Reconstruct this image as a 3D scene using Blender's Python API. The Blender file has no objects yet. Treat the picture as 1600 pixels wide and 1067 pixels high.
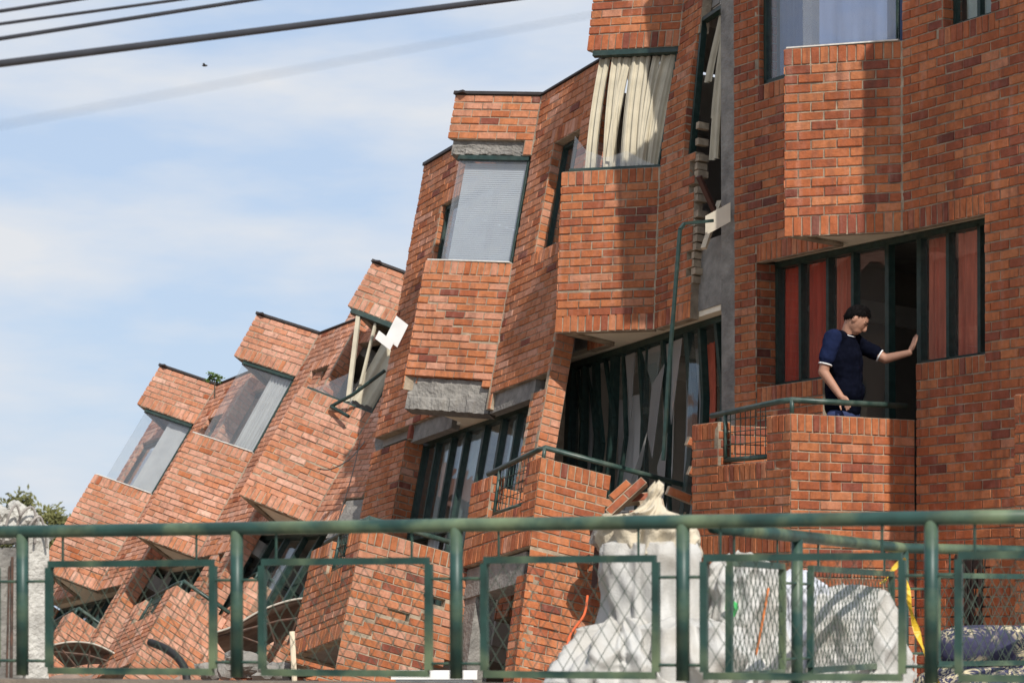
import bpy, bmesh, math, random
from mathutils import Vector, Matrix, noise
random.seed(7)
scn = bpy.context.scene
COL = scn.collection

# ------------------------------------------------------------------ camera
cam_d = bpy.data.cameras.new('camera'); cam = bpy.data.objects.new('camera', cam_d); COL.objects.link(cam)
cam.location = (0, 0, 0); cam.rotation_euler = (math.radians(90), 0, 0)
cam_d.sensor_width = 36.0; cam_d.lens = 90.0; cam_d.shift_y = 0.2728
cam_d.clip_start = 0.1; cam_d.clip_end = 5000
cam_d.dof.use_dof = True; cam_d.dof.focus_distance = 22.5; cam_d.dof.aperture_fstop = 5.6
scn.camera = cam

# ------------------------------------------------------------------ world, sun, exposure
SUN_EL, SUN_AZ = math.radians(45), math.atan2(.385, -.923)
world = bpy.data.worlds.new('World'); scn.world = world; world.use_nodes = True
nt = world.node_tree; nt.nodes.clear()
def N(tree, typ, **kw):
    n = tree.nodes.new(typ)
    for k, v in kw.items(): setattr(n, k, v)
    return n
sky = N(nt, 'ShaderNodeTexSky', sky_type='NISHITA', sun_disc=False, sun_elevation=SUN_EL, sun_rotation=SUN_AZ, air_density=1.0, dust_density=1.2, ozone_density=1.0)
tc = N(nt, 'ShaderNodeTexCoord'); mp = N(nt, 'ShaderNodeMapping'); mp.inputs['Scale'].default_value = (3.6, 3.6, 13.0)
mp.inputs['Location'].default_value = (.35, .0, 1.7)
nz = N(nt, 'ShaderNodeTexNoise'); nz.inputs['Scale'].default_value = 2.1; nz.inputs['Detail'].default_value = 7; nz.inputs['Roughness'].default_value = .52
rmp = N(nt, 'ShaderNodeValToRGB'); rmp.color_ramp.elements[0].position = .39; rmp.color_ramp.elements[1].position = .68
veil = N(nt, 'ShaderNodeMix', data_type='RGBA'); veil.inputs[0].default_value = .72; veil.inputs[7].default_value = (5.5, 6.8, 8.9, 1)
mixc = N(nt, 'ShaderNodeMix', data_type='RGBA'); mixc.inputs[7].default_value = (7.3, 7.55, 7.95, 1)
bg = N(nt, 'ShaderNodeBackground'); bg.inputs['Strength'].default_value = .1
wo = N(nt, 'ShaderNodeOutputWorld')
nt.links.new(tc.outputs['Generated'], mp.inputs['Vector']); nt.links.new(mp.outputs['Vector'], nz.inputs['Vector'])
nt.links.new(nz.outputs['Fac'], rmp.inputs['Fac']); nt.links.new(rmp.outputs['Color'], mixc.inputs[0])
nt.links.new(sky.outputs['Color'], veil.inputs[6]); nt.links.new(veil.outputs[2], mixc.inputs[6]); nt.links.new(mixc.outputs[2], bg.inputs['Color']); nt.links.new(bg.outputs['Background'], wo.inputs['Surface'])
sd = bpy.data.lights.new('sun', 'SUN'); sd.energy = 4.2; sd.angle = math.radians(.53); sd.color = (1.0, .95, .88)
so = bpy.data.objects.new('sun', sd); COL.objects.link(so)
sdir = Vector((.385*math.cos(SUN_EL), -.923*math.cos(SUN_EL), math.sin(SUN_EL)))
so.rotation_euler = sdir.to_track_quat('Z', 'Y').to_euler(); so.location = (10, -20, 25)
scn.cycles.transparent_max_bounces = 24
vs = scn.view_settings; vs.view_transform = 'Standard'; vs.look = 'None'; vs.exposure = 0.08; vs.gamma = 1.0; vs.use_curve_mapping = False

# ------------------------------------------------------------------ materials
def mat(name, base, rough=.8, var=.15, scale=6.0, bump=.0, bscale=60., metallic=0., spec=.4, dark=None, dscale=2.0, damt=.5, stretch=None):
    """principled surface with fine tonal noise, optional blotchy second colour, optional bump"""
    m = bpy.data.materials.new(name); m.use_nodes = True
    t = m.node_tree; b = t.nodes['Principled BSDF']
    b.inputs['Roughness'].default_value = rough; b.inputs['Metallic'].default_value = metallic; b.inputs['Specular IOR Level'].default_value = spec
    g = N(t, 'ShaderNodeTexCoord'); vec = g.outputs['Object']
    if stretch:
        mpn = N(t, 'ShaderNodeMapping'); mpn.inputs['Scale'].default_value = stretch
        t.links.new(vec, mpn.inputs['Vector']); vec = mpn.outputs['Vector']
    n1 = N(t, 'ShaderNodeTexNoise'); n1.inputs['Scale'].default_value = scale; n1.inputs['Detail'].default_value = 6
    t.links.new(vec, n1.inputs['Vector'])
    mr = N(t, 'ShaderNodeMapRange'); mr.inputs[1].default_value = .3; mr.inputs[2].default_value = .7; mr.inputs[3].default_value = 1-var; mr.inputs[4].default_value = 1+var
    t.links.new(n1.outputs['Fac'], mr.inputs[0])
    src = None
    if dark:
        n2 = N(t, 'ShaderNodeTexNoise'); n2.inputs['Scale'].default_value = dscale; n2.inputs['Detail'].default_value = 5
        t.links.new(vec, n2.inputs['Vector'])
        r2 = N(t, 'ShaderNodeMapRange'); r2.inputs[1].default_value = .45; r2.inputs[2].default_value = .65; r2.inputs[3].default_value = 0; r2.inputs[4].default_value = damt
        t.links.new(n2.outputs['Fac'], r2.inputs[0])
        mx = N(t, 'ShaderNodeMix', data_type='RGBA'); mx.inputs[6].default_value = (*base, 1); mx.inputs[7].default_value = (*dark, 1)
        t.links.new(r2.outputs[0], mx.inputs[0]); src = mx.outputs[2]
    mul = N(t, 'ShaderNodeVectorMath', operation='SCALE')
    if src: t.links.new(src, mul.inputs[0])
    else: mul.inputs[0].default_value = base
    t.links.new(mr.outputs[0], mul.inputs[3]); t.links.new(mul.outputs[0], b.inputs['Base Color'])
    if bump:
        n3 = N(t, 'ShaderNodeTexNoise'); n3.inputs['Scale'].default_value = bscale; n3.inputs['Detail'].default_value = 4
        t.links.new(vec, n3.inputs['Vector'])
        bp = N(t, 'ShaderNodeBump'); bp.inputs['Strength'].default_value = bump; bp.inputs['Distance'].default_value = .02
        t.links.new(n3.outputs['Fac'], bp.inputs['Height']); t.links.new(bp.outputs['Normal'], b.inputs['Normal'])
    return m

def brick_material():
    m = bpy.data.materials.new('fired_clay_brick'); m.use_nodes = True
    t = m.node_tree; b = t.nodes['Principled BSDF']; b.inputs['Roughness'].default_value = .88; b.inputs['Specular IOR Level'].default_value = .25
    at = N(t, 'ShaderNodeAttribute', attribute_name='tone')
    rp = N(t, 'ShaderNodeValToRGB'); e = rp.color_ramp.elements
    e[0].position = 0; e[0].color = (.13, .042, .03, 1); e[1].position = 1; e[1].color = (.62, .37, .27, 1)
    for p, c in ((.16, (.24, .07, .043)), (.36, (.37, .108, .043)), (.55, (.45, .162, .066)), (.75, (.49, .215, .125)), (.88, (.545, .28, .19))):
        x = rp.color_ramp.elements.new(p); x.color = (*c, 1)
    t.links.new(at.outputs['Fac'], rp.inputs['Fac'])
    ge = N(t, 'ShaderNodeNewGeometry')
    n1 = N(t, 'ShaderNodeTexNoise'); n1.inputs['Scale'].default_value = 22; n1.inputs['Detail'].default_value = 7; n1.inputs['Roughness'].default_value = .65
    t.links.new(ge.outputs['Position'], n1.inputs['Vector'])
    mr = N(t, 'ShaderNodeMapRange'); mr.inputs[1].default_value = .3; mr.inputs[2].default_value = .7; mr.inputs[3].default_value = .76; mr.inputs[4].default_value = 1.2
    t.links.new(n1.outputs['Fac'], mr.inputs[0])
    # lime bloom and soot, large soft patches plus vertical run-off
    mp_ = N(t, 'ShaderNodeMapping'); mp_.inputs['Scale'].default_value = (9, 9, 1.1)
    t.links.new(ge.outputs['Position'], mp_.inputs['Vector'])
    n2 = N(t, 'ShaderNodeTexNoise'); n2.inputs['Scale'].default_value = 1.6; n2.inputs['Detail'].default_value = 6
    t.links.new(mp_.outputs['Vector'], n2.inputs['Vector'])
    r2 = N(t, 'ShaderNodeMapRange'); r2.inputs[1].default_value = .52; r2.inputs[2].default_value = .75; r2.inputs[3].default_value = 0; r2.inputs[4].default_value = .30
    t.links.new(n2.outputs['Fac'], r2.inputs[0])
    r3 = N(t, 'ShaderNodeMapRange'); r3.inputs[1].default_value = .46; r3.inputs[2].default_value = .28; r3.inputs[3].default_value = 0; r3.inputs[4].default_value = .55
    t.links.new(n2.outputs['Fac'], r3.inputs[0])
    m1 = N(t, 'ShaderNodeMix', data_type='RGBA'); m1.inputs[7].default_value = (.50, .30, .235, 1)
    t.links.new(r2.outputs[0], m1.inputs[0]); t.links.new(rp.outputs['Color'], m1.inputs[6])
    m2 = N(t, 'ShaderNodeMix', data_type='RGBA'); m2.inputs[7].default_value = (.16, .075, .055, 1)
    t.links.new(r3.outputs[0], m2.inputs[0]); t.links.new(m1.outputs[2], m2.inputs[6])
    n4 = N(t, 'ShaderNodeTexNoise'); n4.inputs['Scale'].default_value = 1.1; n4.inputs['Detail'].default_value = 3      # broad weathering
    t.links.new(ge.outputs['Position'], n4.inputs['Vector'])
    r4 = N(t, 'ShaderNodeMapRange'); r4.inputs[1].default_value = .35; r4.inputs[2].default_value = .65; r4.inputs[3].default_value = .86; r4.inputs[4].default_value = 1.14
    t.links.new(n4.outputs['Fac'], r4.inputs[0])
    m4 = N(t, 'ShaderNodeMath', operation='MULTIPLY'); t.links.new(mr.outputs[0], m4.inputs[0]); t.links.new(r4.outputs[0], m4.inputs[1])
    mul = N(t, 'ShaderNodeVectorMath', operation='SCALE'); t.links.new(m2.outputs[2], mul.inputs[0]); t.links.new(m4.outputs[0], mul.inputs[3])
    t.links.new(mul.outputs[0], b.inputs['Base Color'])
    n3 = N(t, 'ShaderNodeTexNoise'); n3.inputs['Scale'].default_value = 75; n3.inputs['Detail'].default_value = 5
    t.links.new(ge.outputs['Position'], n3.inputs['Vector'])
    bp = N(t, 'ShaderNodeBump'); bp.inputs['Strength'].default_value = .45; bp.inputs['Distance'].default_value = .012
    t.links.new(n3.outputs['Fac'], bp.inputs['Height']); t.links.new(bp.outputs['Normal'], b.inputs['Normal'])
    return m

def glass_material(name, tint=(.9, .95, .95), refl=1.0, dirt=.06):
    m = bpy.data.materials.new(name); m.use_nodes = True
    t = m.node_tree; t.nodes.clear(); o = N(t, 'ShaderNodeOutputMaterial')
    tr = N(t, 'ShaderNodeBsdfTransparent'); tr.inputs['Color'].default_value = (*tint, 1)
    gl = N(t, 'ShaderNodeBsdfGlossy'); gl.inputs['Roughness'].default_value = .015; gl.inputs['Color'].default_value = (.95, .97, 1, 1)
    df = N(t, 'ShaderNodeBsdfDiffuse'); df.inputs['Color'].default_value = (.6, .58, .54, 1)
    ge = N(t, 'ShaderNodeTexCoord'); nw = N(t, 'ShaderNodeTexNoise'); nw.inputs['Scale'].default_value = 2.2; nw.inputs['Detail'].default_value = 2
    t.links.new(ge.outputs['Object'], nw.inputs['Vector'])
    bp = N(t, 'ShaderNodeBump'); bp.inputs['Strength'].default_value = .12; bp.inputs['Distance'].default_value = .05
    t.links.new(nw.outputs['Fac'], bp.inputs['Height']); t.links.new(bp.outputs['Normal'], gl.inputs['Normal'])
    lw = N(t, 'ShaderNodeLayerWeight'); lw.inputs['Blend'].default_value = .5      # Schlick reflectance, the same from both sides of a thin pane
    pw = N(t, 'ShaderNodeMath', operation='POWER'); pw.inputs[1].default_value = 5; t.links.new(lw.outputs['Facing'], pw.inputs[0])
    fr = N(t, 'ShaderNodeMath', operation='MULTIPLY_ADD'); fr.inputs[1].default_value = .96; fr.inputs[2].default_value = .043; t.links.new(pw.outputs[0], fr.inputs[0])
    ml = N(t, 'ShaderNodeMath', operation='MULTIPLY'); ml.inputs[1].default_value = refl; ml.use_clamp = True
    t.links.new(fr.outputs[0], ml.inputs[0])
    m0 = N(t, 'ShaderNodeMixShader'); m0.inputs[0].default_value = dirt
    t.links.new(tr.outputs[0], m0.inputs[1]); t.links.new(df.outputs[0], m0.inputs[2])
    m1 = N(t, 'ShaderNodeMixShader'); t.links.new(ml.outputs[0], m1.inputs[0]); t.links.new(m0.outputs[0], m1.inputs[1]); t.links.new(gl.outputs[0], m1.inputs[2])
    t.links.new(m1.outputs[0], o.inputs['Surface'])
    return m

BRICK = brick_material()
MORTAR = mat('mortar', (.37, .295, .21), .95, .25, 14, .5, 90, dark=(.17, .135, .10), dscale=5, damt=.7)
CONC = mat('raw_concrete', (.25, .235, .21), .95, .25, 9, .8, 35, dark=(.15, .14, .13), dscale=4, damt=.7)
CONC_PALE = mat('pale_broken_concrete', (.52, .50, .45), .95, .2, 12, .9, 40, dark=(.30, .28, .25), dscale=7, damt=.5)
PLASTER = mat('cream_soffit_plaster', (.80, .72, .57), .9, .08, 5, .15, 50, dark=(.45, .38, .29), dscale=3, damt=.4)
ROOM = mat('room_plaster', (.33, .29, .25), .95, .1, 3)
SLAB = mat('floor_slab_concrete', (.30, .28, .25), .95, .15, 6)
GREEN = mat('dark_green_window_paint', (.018, .040, .034), .45, .3, 20, dark=(.05, .06, .045), dscale=9, damt=.4)
RAILG = mat('bottle_green_rail_paint', (.030, .062, .052), .4, .3, 14, dark=(.10, .115, .09), dscale=7, damt=.5)
FENCEG = mat('sea_green_fence_paint', (.020, .056, .046), .44, .35, 8, dark=(.20, .24, .12), dscale=3.5, damt=.55)
FENCEW = mat('faded_green_wire', (.055, .08, .058), .55, .3, 12)
GLASS = glass_material('window_glass', refl=1.0, dirt=.02)
SHARD = glass_material('dusty_shard', tint=(.5, .54, .55), refl=1.6, dirt=.42)
GLASSC = glass_material('clear_bay_glass', tint=(.985, .99, .99), refl=1.3, dirt=.04)
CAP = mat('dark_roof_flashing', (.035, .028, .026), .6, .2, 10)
RED = mat('red_curtain', (.66, .065, .03), .9, .25, 5, stretch=(4, 4, .5))
SALMON = mat('salmon_curtain', (.72, .17, .10), .9, .25, 5, stretch=(4, 4, .5))
CREAM = mat('cream_blind_fabric', (.50, .45, .34), .9, .12, 6, dark=(.5, .44, .33), dscale=3, damt=.4)
BLUEC = mat('blue_grey_curtain', (.13, .185, .33), .9, .12, 4, stretch=(5, 5, .4))
GREYC = mat('grey_curtain', (.36, .37, .37), .9, .1, 4)
WHITEB = mat('white_blind', (.36, .39, .42), .7, .06, 4)
WHITE = mat('white_board', (.78, .78, .76), .7, .08, 6)
STEEL = mat('rusty_steel', (.10, .07, .055), .7, .4, 15, metallic=.3, dark=(.16, .06, .03), dscale=10)
BROWN = mat('brown_steel_tube', (.07, .030, .022), .6, .3, 15)
GROUND = mat('dusty_ground', (.43, .37, .30), .97, .25, 1.5, .5, 12, dark=(.15, .13, .11), dscale=.6)
WOOD = mat('bare_wood', (.62, .52, .38), .85, .15, 8, stretch=(10, 10, 1))

# ------------------------------------------------------------------ object helpers
WM = {}                                    # world matrix of everything linked
def link(name, data, parent=None, world=Matrix.Identity(4)):
    o = bpy.data.objects.new(name, data); COL.objects.link(o)
    if parent is not None:
        o.parent = parent; o.matrix_parent_inverse = WM[parent].inverted()
    o.matrix_basis = world; WM[o] = world.copy()
    return o
def thing(name, label, cat, loc, group=None):
    o = link(name, None, None, Matrix.Translation(loc)); o.empty_display_size = .2
    o['label'] = label; o['category'] = cat
    if group: o['group'] = group
    return o
def tag(o, label, cat, group=None):
    o['label'] = label; o['category'] = cat
    if group: o['group'] = group
    return o

class MB:
    """collects world-space vertices and faces of ONE mesh object"""
    def __init__(s): s.v = []; s.f = []; s.t = []
    def add(s, vs_, fs, tone=.5):
        k = len(s.v); s.v.extend([tuple(p) for p in vs_]); s.f.extend([tuple(i+k for i in f) for f in fs]); s.t.extend([tone]*len(fs))
    def box(s, f, lo, hi):
        (a, b, c), (d, e, g) = lo, hi
        s.add([f((x, y, z)) for z in (c, g) for y in (b, e) for x in (a, d)],
              [(0, 2, 3, 1), (4, 5, 7, 6), (0, 1, 5, 4), (2, 6, 7, 3), (0, 4, 6, 2), (1, 3, 7, 5)])
    def prism(s, f, poly, w0, w1):
        n = len(poly)
        s.add([f((p[0], p[1], w0)) for p in poly]+[f((p[0], p[1], w1)) for p in poly],
              [tuple(range(n-1, -1, -1)), tuple(range(n, 2*n))]+[(i, (i+1) % n, n+(i+1) % n, n+i) for i in range(n)])
    def bar(s, p, q, w, h=None, up=Vector((0, 0, 1))):
        p, q = Vector(p), Vector(q); h = h or w
        x = (q-p).normalized(); y = up.cross(x)
        if y.length < .05: y = Vector((1, 0, 0)).cross(x)
        y.normalize(); z = x.cross(y)
        vs_ = [e+y*(a*w/2)+z*(b*h/2) for e in (p, q) for a, b in ((-1, -1), (1, -1), (1, 1), (-1, 1))]
        s.add(vs_, [(3, 2, 1, 0), (4, 5, 6, 7)]+[(i, (i+1) % 4, 4+(i+1) % 4, 4+i) for i in range(4)])
    def tube(s, pts, r, n=10, r1=None):
        pts = [Vector(p) for p in pts]; rings = []; m = len(pts); yprev = None
        for i, p in enumerate(pts):
            d_ = (pts[min(i+1, m-1)]-pts[max(i-1, 0)]).normalized()
            y = (yprev - d_*yprev.dot(d_)) if yprev is not None else Vector((0, 0, 1)).cross(d_)
            if y.length < .05: y = Vector((1, 0, 0)).cross(d_)
            y.normalize(); yprev = y; z = d_.cross(y)
            rr = r if r1 is None else r+(r1-r)*i/(m-1)
            rings.append([p+(y*math.cos(2*math.pi*k/n)+z*math.sin(2*math.pi*k/n))*rr for k in range(n)])
        vs_ = [v for ring in rings for v in ring]
        fs = [(i*n+k, i*n+(k+1) % n, (i+1)*n+(k+1) % n, (i+1)*n+k) for i in range(m-1) for k in range(n)]
        fs += [tuple(range(n-1, -1, -1)), tuple((m-1)*n+k for k in range(n))]
        s.add(vs_, fs)
    def mesh(s, name, m, smooth=False):
        me = bpy.data.meshes.new(name); me.from_pydata(s.v, [], s.f)
        a = me.attributes.new('tone', 'FLOAT', 'FACE'); a.data.foreach_set('value', s.t)
        me.materials.append(m)
        if smooth: me.polygons.foreach_set('use_smooth', [True]*len(me.polygons))
        me.update(); return me
    def build(s, name, m, parent=None, smooth=False, origin=None):
        """object whose origin is the middle of its own box, or the given point"""
        if origin is None:
            lo = [min(v[i] for v in s.v) for i in range(3)]; hi = [max(v[i] for v in s.v) for i in range(3)]
            origin = Vector([(lo[i]+hi[i])/2 for i in range(2)]+[lo[2]])
        o_ = Vector(origin); s.v = [tuple(Vector(v)-o_) for v in s.v]
        return link(name, s.mesh(name, m, smooth), parent, Matrix.Translation(o_))

# ------------------------------------------------------------------ facade frame: u along the row (away), v out to the street, w up
B2 = Vector((3.126, 20.5, 0)); DU = Vector((-.6, 1, 0)).normalized(); DV = Vector((-DU.y, DU.x, 0))
FR = Matrix((DU, DV, (0, 0, 1))).transposed(); PIV = Vector((0, 0, 3.127))
def pose(q):
    a = Vector(q[:3]); R = Matrix.Rotation(a.length, 3, a.normalized()) if a.length > 1e-6 else Matrix.Identity(3)
    off = Vector(q[3:])
    return lambda l: B2+FR @ (R @ (Vector(l)-PIV)+PIV+off)
def blend(f, g, wf, wg):
    """pose f at height wf, pose g at height wg, sheared in between"""
    def h(l):
        a = min(1, max(0, (l[2]-wf)/(wg-wf)))
        return f(l)*(1-a)+g(l)*a
    return h
POSE = {0: (0, 0, -.004, -3.45, 0, 0),
        1: (.0013, .0059, -.0059, .0062, -.0042, -.0098),
        2: (.0827, .0643, -.0549, 3.5281, .01, -.4501),
        3: (.231, .0749, -.0933, 5.8667, .4172, -1.0396),
        4: (.5602, .0064, .0197, 10.2831, .1734, -2.0138),
        5: (.5378, .0332, -.0735, 13.0109, .3636, -2.3497),
        6: (.57, .0563, -.0589, 15.6982, .6109, -2.7269)}
PBAL = {0: POSE[0], 1: (0, 0, 0, 0, 0, 0), 2: (.2106, .1218, -.0588, 3.4734, -.1264, -.4715),
        3: (.2677, .1232, -.1218, 4.7255, .8589, -1.1505), 4: (.5594, .1119, -.1862, 11.1632, -1.3947, -1.9845),
        5: (.5999, .1617, -.0658, 11.521, -.5173, -2.1817), 6: (.617, .1787, -.0636, 15.0969, -.6295, -2.514)}
PBAND2 = (.1487, .0508, -.1923, 3.6247, .0048, -.4051)
GZ = -1.76                                  # street level

# brick template: x length, y height, z depth (0 = face)
def brick_template(rnd, chip=0.):
    cx, cy = .022, .06
    j = lambda a: rnd.uniform(-a, a)
    v = []
    for z, ix, iy in ((0, cx, cy), (-.07, 0, 0), (-1, 0, 0)):
        for sx, sy in ((-1, -1), (1, -1), (1, 1), (-1, 1)):
            k = 1. if z > -.5 else .3
            v.append([sx*(.5-ix)+j(.008)*k, sy*(.5-iy)+j(.022)*k, z+(j(.012) if z == 0 else 0)])
    if chip:
        i = rnd.randrange(4); v[i][0] *= 1-.07*chip; v[i][1] *= 1-.25*chip; v[i][2] -= .05; v[4+i][0] *= 1-.03*chip; v[4+i][1] *= 1-.10*chip
    f = [(0, 1, 2, 3)]+[(a+4, (a+1) % 4+4, (a+1) % 4, a) for a in range(4)]+[(a+8, (a+1) % 4+8, (a+1) % 4+4, a+4) for a in range(4)]
    return v, f
rb = random.Random(3)
TEMPL = [brick_template(rb, 0 if i % 4 else rb.uniform(.3, 1)) for i in range(16)]
NT = 40
BMESH = []
for i in range(NT):
    b_ = MB(); tv, tf = TEMPL[i % 16]; b_.add(tv, tf, i/(NT-1)); BMESH.append(b_.mesh('brick', BRICK))

def tone_pick(rnd, mean):
    r = rnd.random()
    if r < (.04 if mean < .7 else .02): return max(0, rnd.uniform(.05, .26)+(.2 if mean > .7 else 0))
    return min(1, max(0, rnd.gauss(mean, .12 if mean < .7 else .09)))

class House:
    def __init__(s, k, label, f, tone, seed, base):
        s.k, s.f, s.tone, s.rnd = k, f, tone, random.Random(seed)
        s.root = thing('brick_house', label, 'house', base, 'row of collapsing brick houses')
        s.bricks = []; s.core = {}; s.order = []
    def part(s, name):
        if name not in s.core: s.core[name] = MB(); s.order.append(name)
        return s.core[name]
    def panel(s, part, a, b, w0, w1, kind='run', skip=None, disp=None, vis=1., m0=0., m1=0., s0=0., f=None, ch=.0745, core=True, tone=None, depth=.1, cd=.1):
        """brickwork from plan point a to b, heights w0..w1; outward is left of a->b; m0/m1 mitre the ends"""
        f = f or s.f; tone = s.tone if tone is None else tone
        a, b = Vector((a[0], a[1])), Vector((b[0], b[1])); Ln = (b-a).length
        if Ln < .01 or w1-w0 < .01: return
        x = (b-a)/Ln; nrm = Vector((-x.y, x.x)); cm = s.part(part)
        P = lambda t, w, dep: f((a.x+x.x*t+nrm.x*dep, a.y+x.y*t+nrm.y*dep, w))
        if core and not skip:
            z0, z1 = -.009, -cd
            cm.add([P(m0*.009, w0, z0), P(Ln-m1*.009, w0, z0), P(Ln-m1*.009, w1, z0), P(m0*.009, w1, z0), P(m0*cd, w0+.003, z1), P(Ln-m1*cd, w0+.003, z1), P(Ln-m1*cd, w1, z1), P(m0*cd, w1, z1)],
                   [(0, 1, 2, 3), (7, 6, 5, 4), (4, 5, 1, 0), (3, 2, 6, 7), (0, 3, 7, 4), (1, 5, 6, 2)])
        cells = []
        if kind == 'run':
            n = max(1, round((w1-w0)/ch)); h = (w1-w0)/n; md = .2105
            for i in range(n):
                ph = (-s0+(md/2 if (i+round(w0/ch)) % 2 else 0)) % md-md
                t = ph
                while t < Ln:
                    t0, t1 = max(t, 0), min(t+md, Ln)
                    if t1-t0 > .03: cells.append((t0, t1, w0+i*h, w0+(i+1)*h, 0))
                    t += md
        else:
            n = max(1, round(Ln/.0725)); h = Ln/n
            for i in range(n): cells.append((i*h, (i+1)*h, w0, w1, 1))
        R = s.rnd
        if core and skip:                    # broken wall: the core stops where the bricks stop
            rows = {}
            for t0, t1, c0, c1, sol in cells:
                if not skip((t0+t1)/2, (c0+c1)/2): rows.setdefault((c0, c1), []).append((t0, t1))
            for (c0, c1), sp in rows.items():
                sp.sort(); runs = [list(sp[0])]
                for p, q in sp[1:]:
                    if p-runs[-1][1] < .01: runs[-1][1] = q
                    else: runs.append([p, q])
                for p, q in runs:
                    e0, e1 = (m0 if p < .001 else 0), (m1 if q > Ln-.001 else 0)
                    p += .004; q -= .004
                    cm.add([P(p+e0*.009, c0, -.009), P(q-e1*.009, c0, -.009), P(q-e1*.009, c1, -.009), P(p+e0*.009, c1, -.009), P(p+e0*cd, c0, -cd), P(q-e1*cd, c0, -cd), P(q-e1*cd, c1, -cd), P(p+e0*cd, c1, -cd)],
                           [(0, 1, 2, 3), (7, 6, 5, 4), (4, 5, 1, 0), (3, 2, 6, 7), (0, 3, 7, 4), (1, 5, 6, 2)])
        for t0, t1, c0, c1, sol in cells:
            tm, wm = (t0+t1)/2, (c0+c1)/2
            if skip and skip(tm, wm): continue
            dt, dw, dd, da = disp(tm, wm) if disp else (0, 0, 0, 0)
            j = .0055
            L_, H_ = t1-t0-2*j*R.uniform(.8, 1.15), c1-c0-2*j*R.uniform(.8, 1.15)
            out = R.gauss(0, .0016)+dd
            if R.random() < .02: out += R.uniform(0, .008)
            out = max(out, -.004)
            e0, e1 = (m0 if t0 < .001 else 0), (m1 if t1 > Ln-.001 else 0)
            s.bricks.append(dict(part=part, P=P, c=(tm+dt, wm+dw), L=L_, H=H_, sol=sol, out=out, ang=R.gauss(0, .006)+da, tone=tone_pick(R, tone), m=(e0, e1), vis=vis, depth=depth, tp=R.randrange(16)))
    def finish(s, n_ind=300):
        parts = {}
        for nm in s.order:
            parts[nm] = s.core[nm].build(nm.split('#')[0], MORTAR, s.root) if s.core[nm].v else None
        cand = []
        for b in s.bricks:
            P = b['P']; t, w = b['c']; o = P(t, w, b['out'])
            ex = (P(t+.05, w, b['out'])-P(t-.05, w, b['out'])).normalized(); ez = (P(t, w, .1)-P(t, w, 0)).normalized()
            ey = ez.cross(ex).normalized(); ez = ex.cross(ey)
            c_, s_ = math.cos(b['ang']), math.sin(b['ang']); ex, ey = ex*c_+ey*s_, ey*c_-ex*s_
            b['fr'] = (o, ex, ey, ez)
            px, py = 800+4000*o.x/o.y, 970-4000*o.z/o.y
            face = -ez.dot(o.normalized())
            ok = -20 < px < 1620 and -10 < py < 1075 and face > .05 and b['m'] == (0, 0) and b['L'] > .08
            if ok: cand.append((b['L']*b['H']*face/o.y**2*b['vis'], len(cand), b))
        cand.sort(key=lambda c: -c[0])
        ind = set(id(c[2]) for c in cand[:n_ind] if c[0] > 0)
        rest = {}
        for b in s.bricks:
            o, ex, ey, ez = b['fr']; D = b['depth']
            lx, ly = b['L'], b['H']
            par = parts[b['part']] or s.root
            if id(b) in ind:
                if b['sol']: X, Y, sx, sy = ey, -ex, ly, lx
                else: X, Y, sx, sy = ex, ey, lx, ly
                mw = Matrix(((X.x*sx, Y.x*sy, ez.x*D, o.x), (X.y*sx, Y.y*sy, ez.y*D, o.y), (X.z*sx, Y.z*sy, ez.z*D, o.z), (0, 0, 0, 1)))
                link('brick', BMESH[round(b['tone']*(NT-1))], par, mw)
            else:
                tv, tf = TEMPL[b['tp']]; mb = rest.setdefault(b['part'], MB()); e0, e1 = b['m']
                vs_ = []
                for x, y, z in tv:
                    if b['sol']: x, y = -y, x
                    dz = z*D; mx = 0
                    if x < 0 and e0: mx = -dz*e0
                    if x > 0 and e1: mx = dz*e1
                    vs_.append(o+ex*(x*lx+mx)+ey*(y*ly)+ez*dz)
                mb.add(vs_, tf, b['tone'])
        for nm, mb in rest.items():
            r_ = mb.build('brick_courses', BRICK, parts[nm] or s.root); r_['kind'] = 'stuff'
        return parts

TU, TV, NU = .704, .653, .889               # bay plan: tip, and where its far side meets the wall
RJ, LJ = -.98, 1.98                          # jambs of the wide window
NWA, NWB = -1.06, -.496                      # narrow window
W0, W1, W2, W3 = 3.127, 4.657, 5.804, 6.445
BAYMF, BAYMG = 1.63, 1.63                    # mitre at the acute bay tip (cot 31.6 deg)
SOFF = [(RJ, -.26), (RJ, -.1), (.039, -.1), (.652, .469), (.814, -.1), (LJ, -.1), (LJ, -.26)]
BAYIN = [(.0, -.1), (.05, -.06), (.64, .46), (.80, -.1)]

def soldier_run(H, part, a, b, w0, w1, cuts, **kw):
    """wall strip between heights, soldier bricks inside the u-ranges of cuts, stretchers elsewhere"""
    us = sorted(set([a, b]+[c for r in cuts for c in r if a < c < b]))
    for p, q in zip(us, us[1:]):
        mid = (p+q)/2; sol = any(r[0] <= mid <= r[1] for r in cuts)
        H.panel(part, (p, 0), (q, 0), w0, w1, 'soldier' if sol else 'run', s0=p, **kw)

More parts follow.
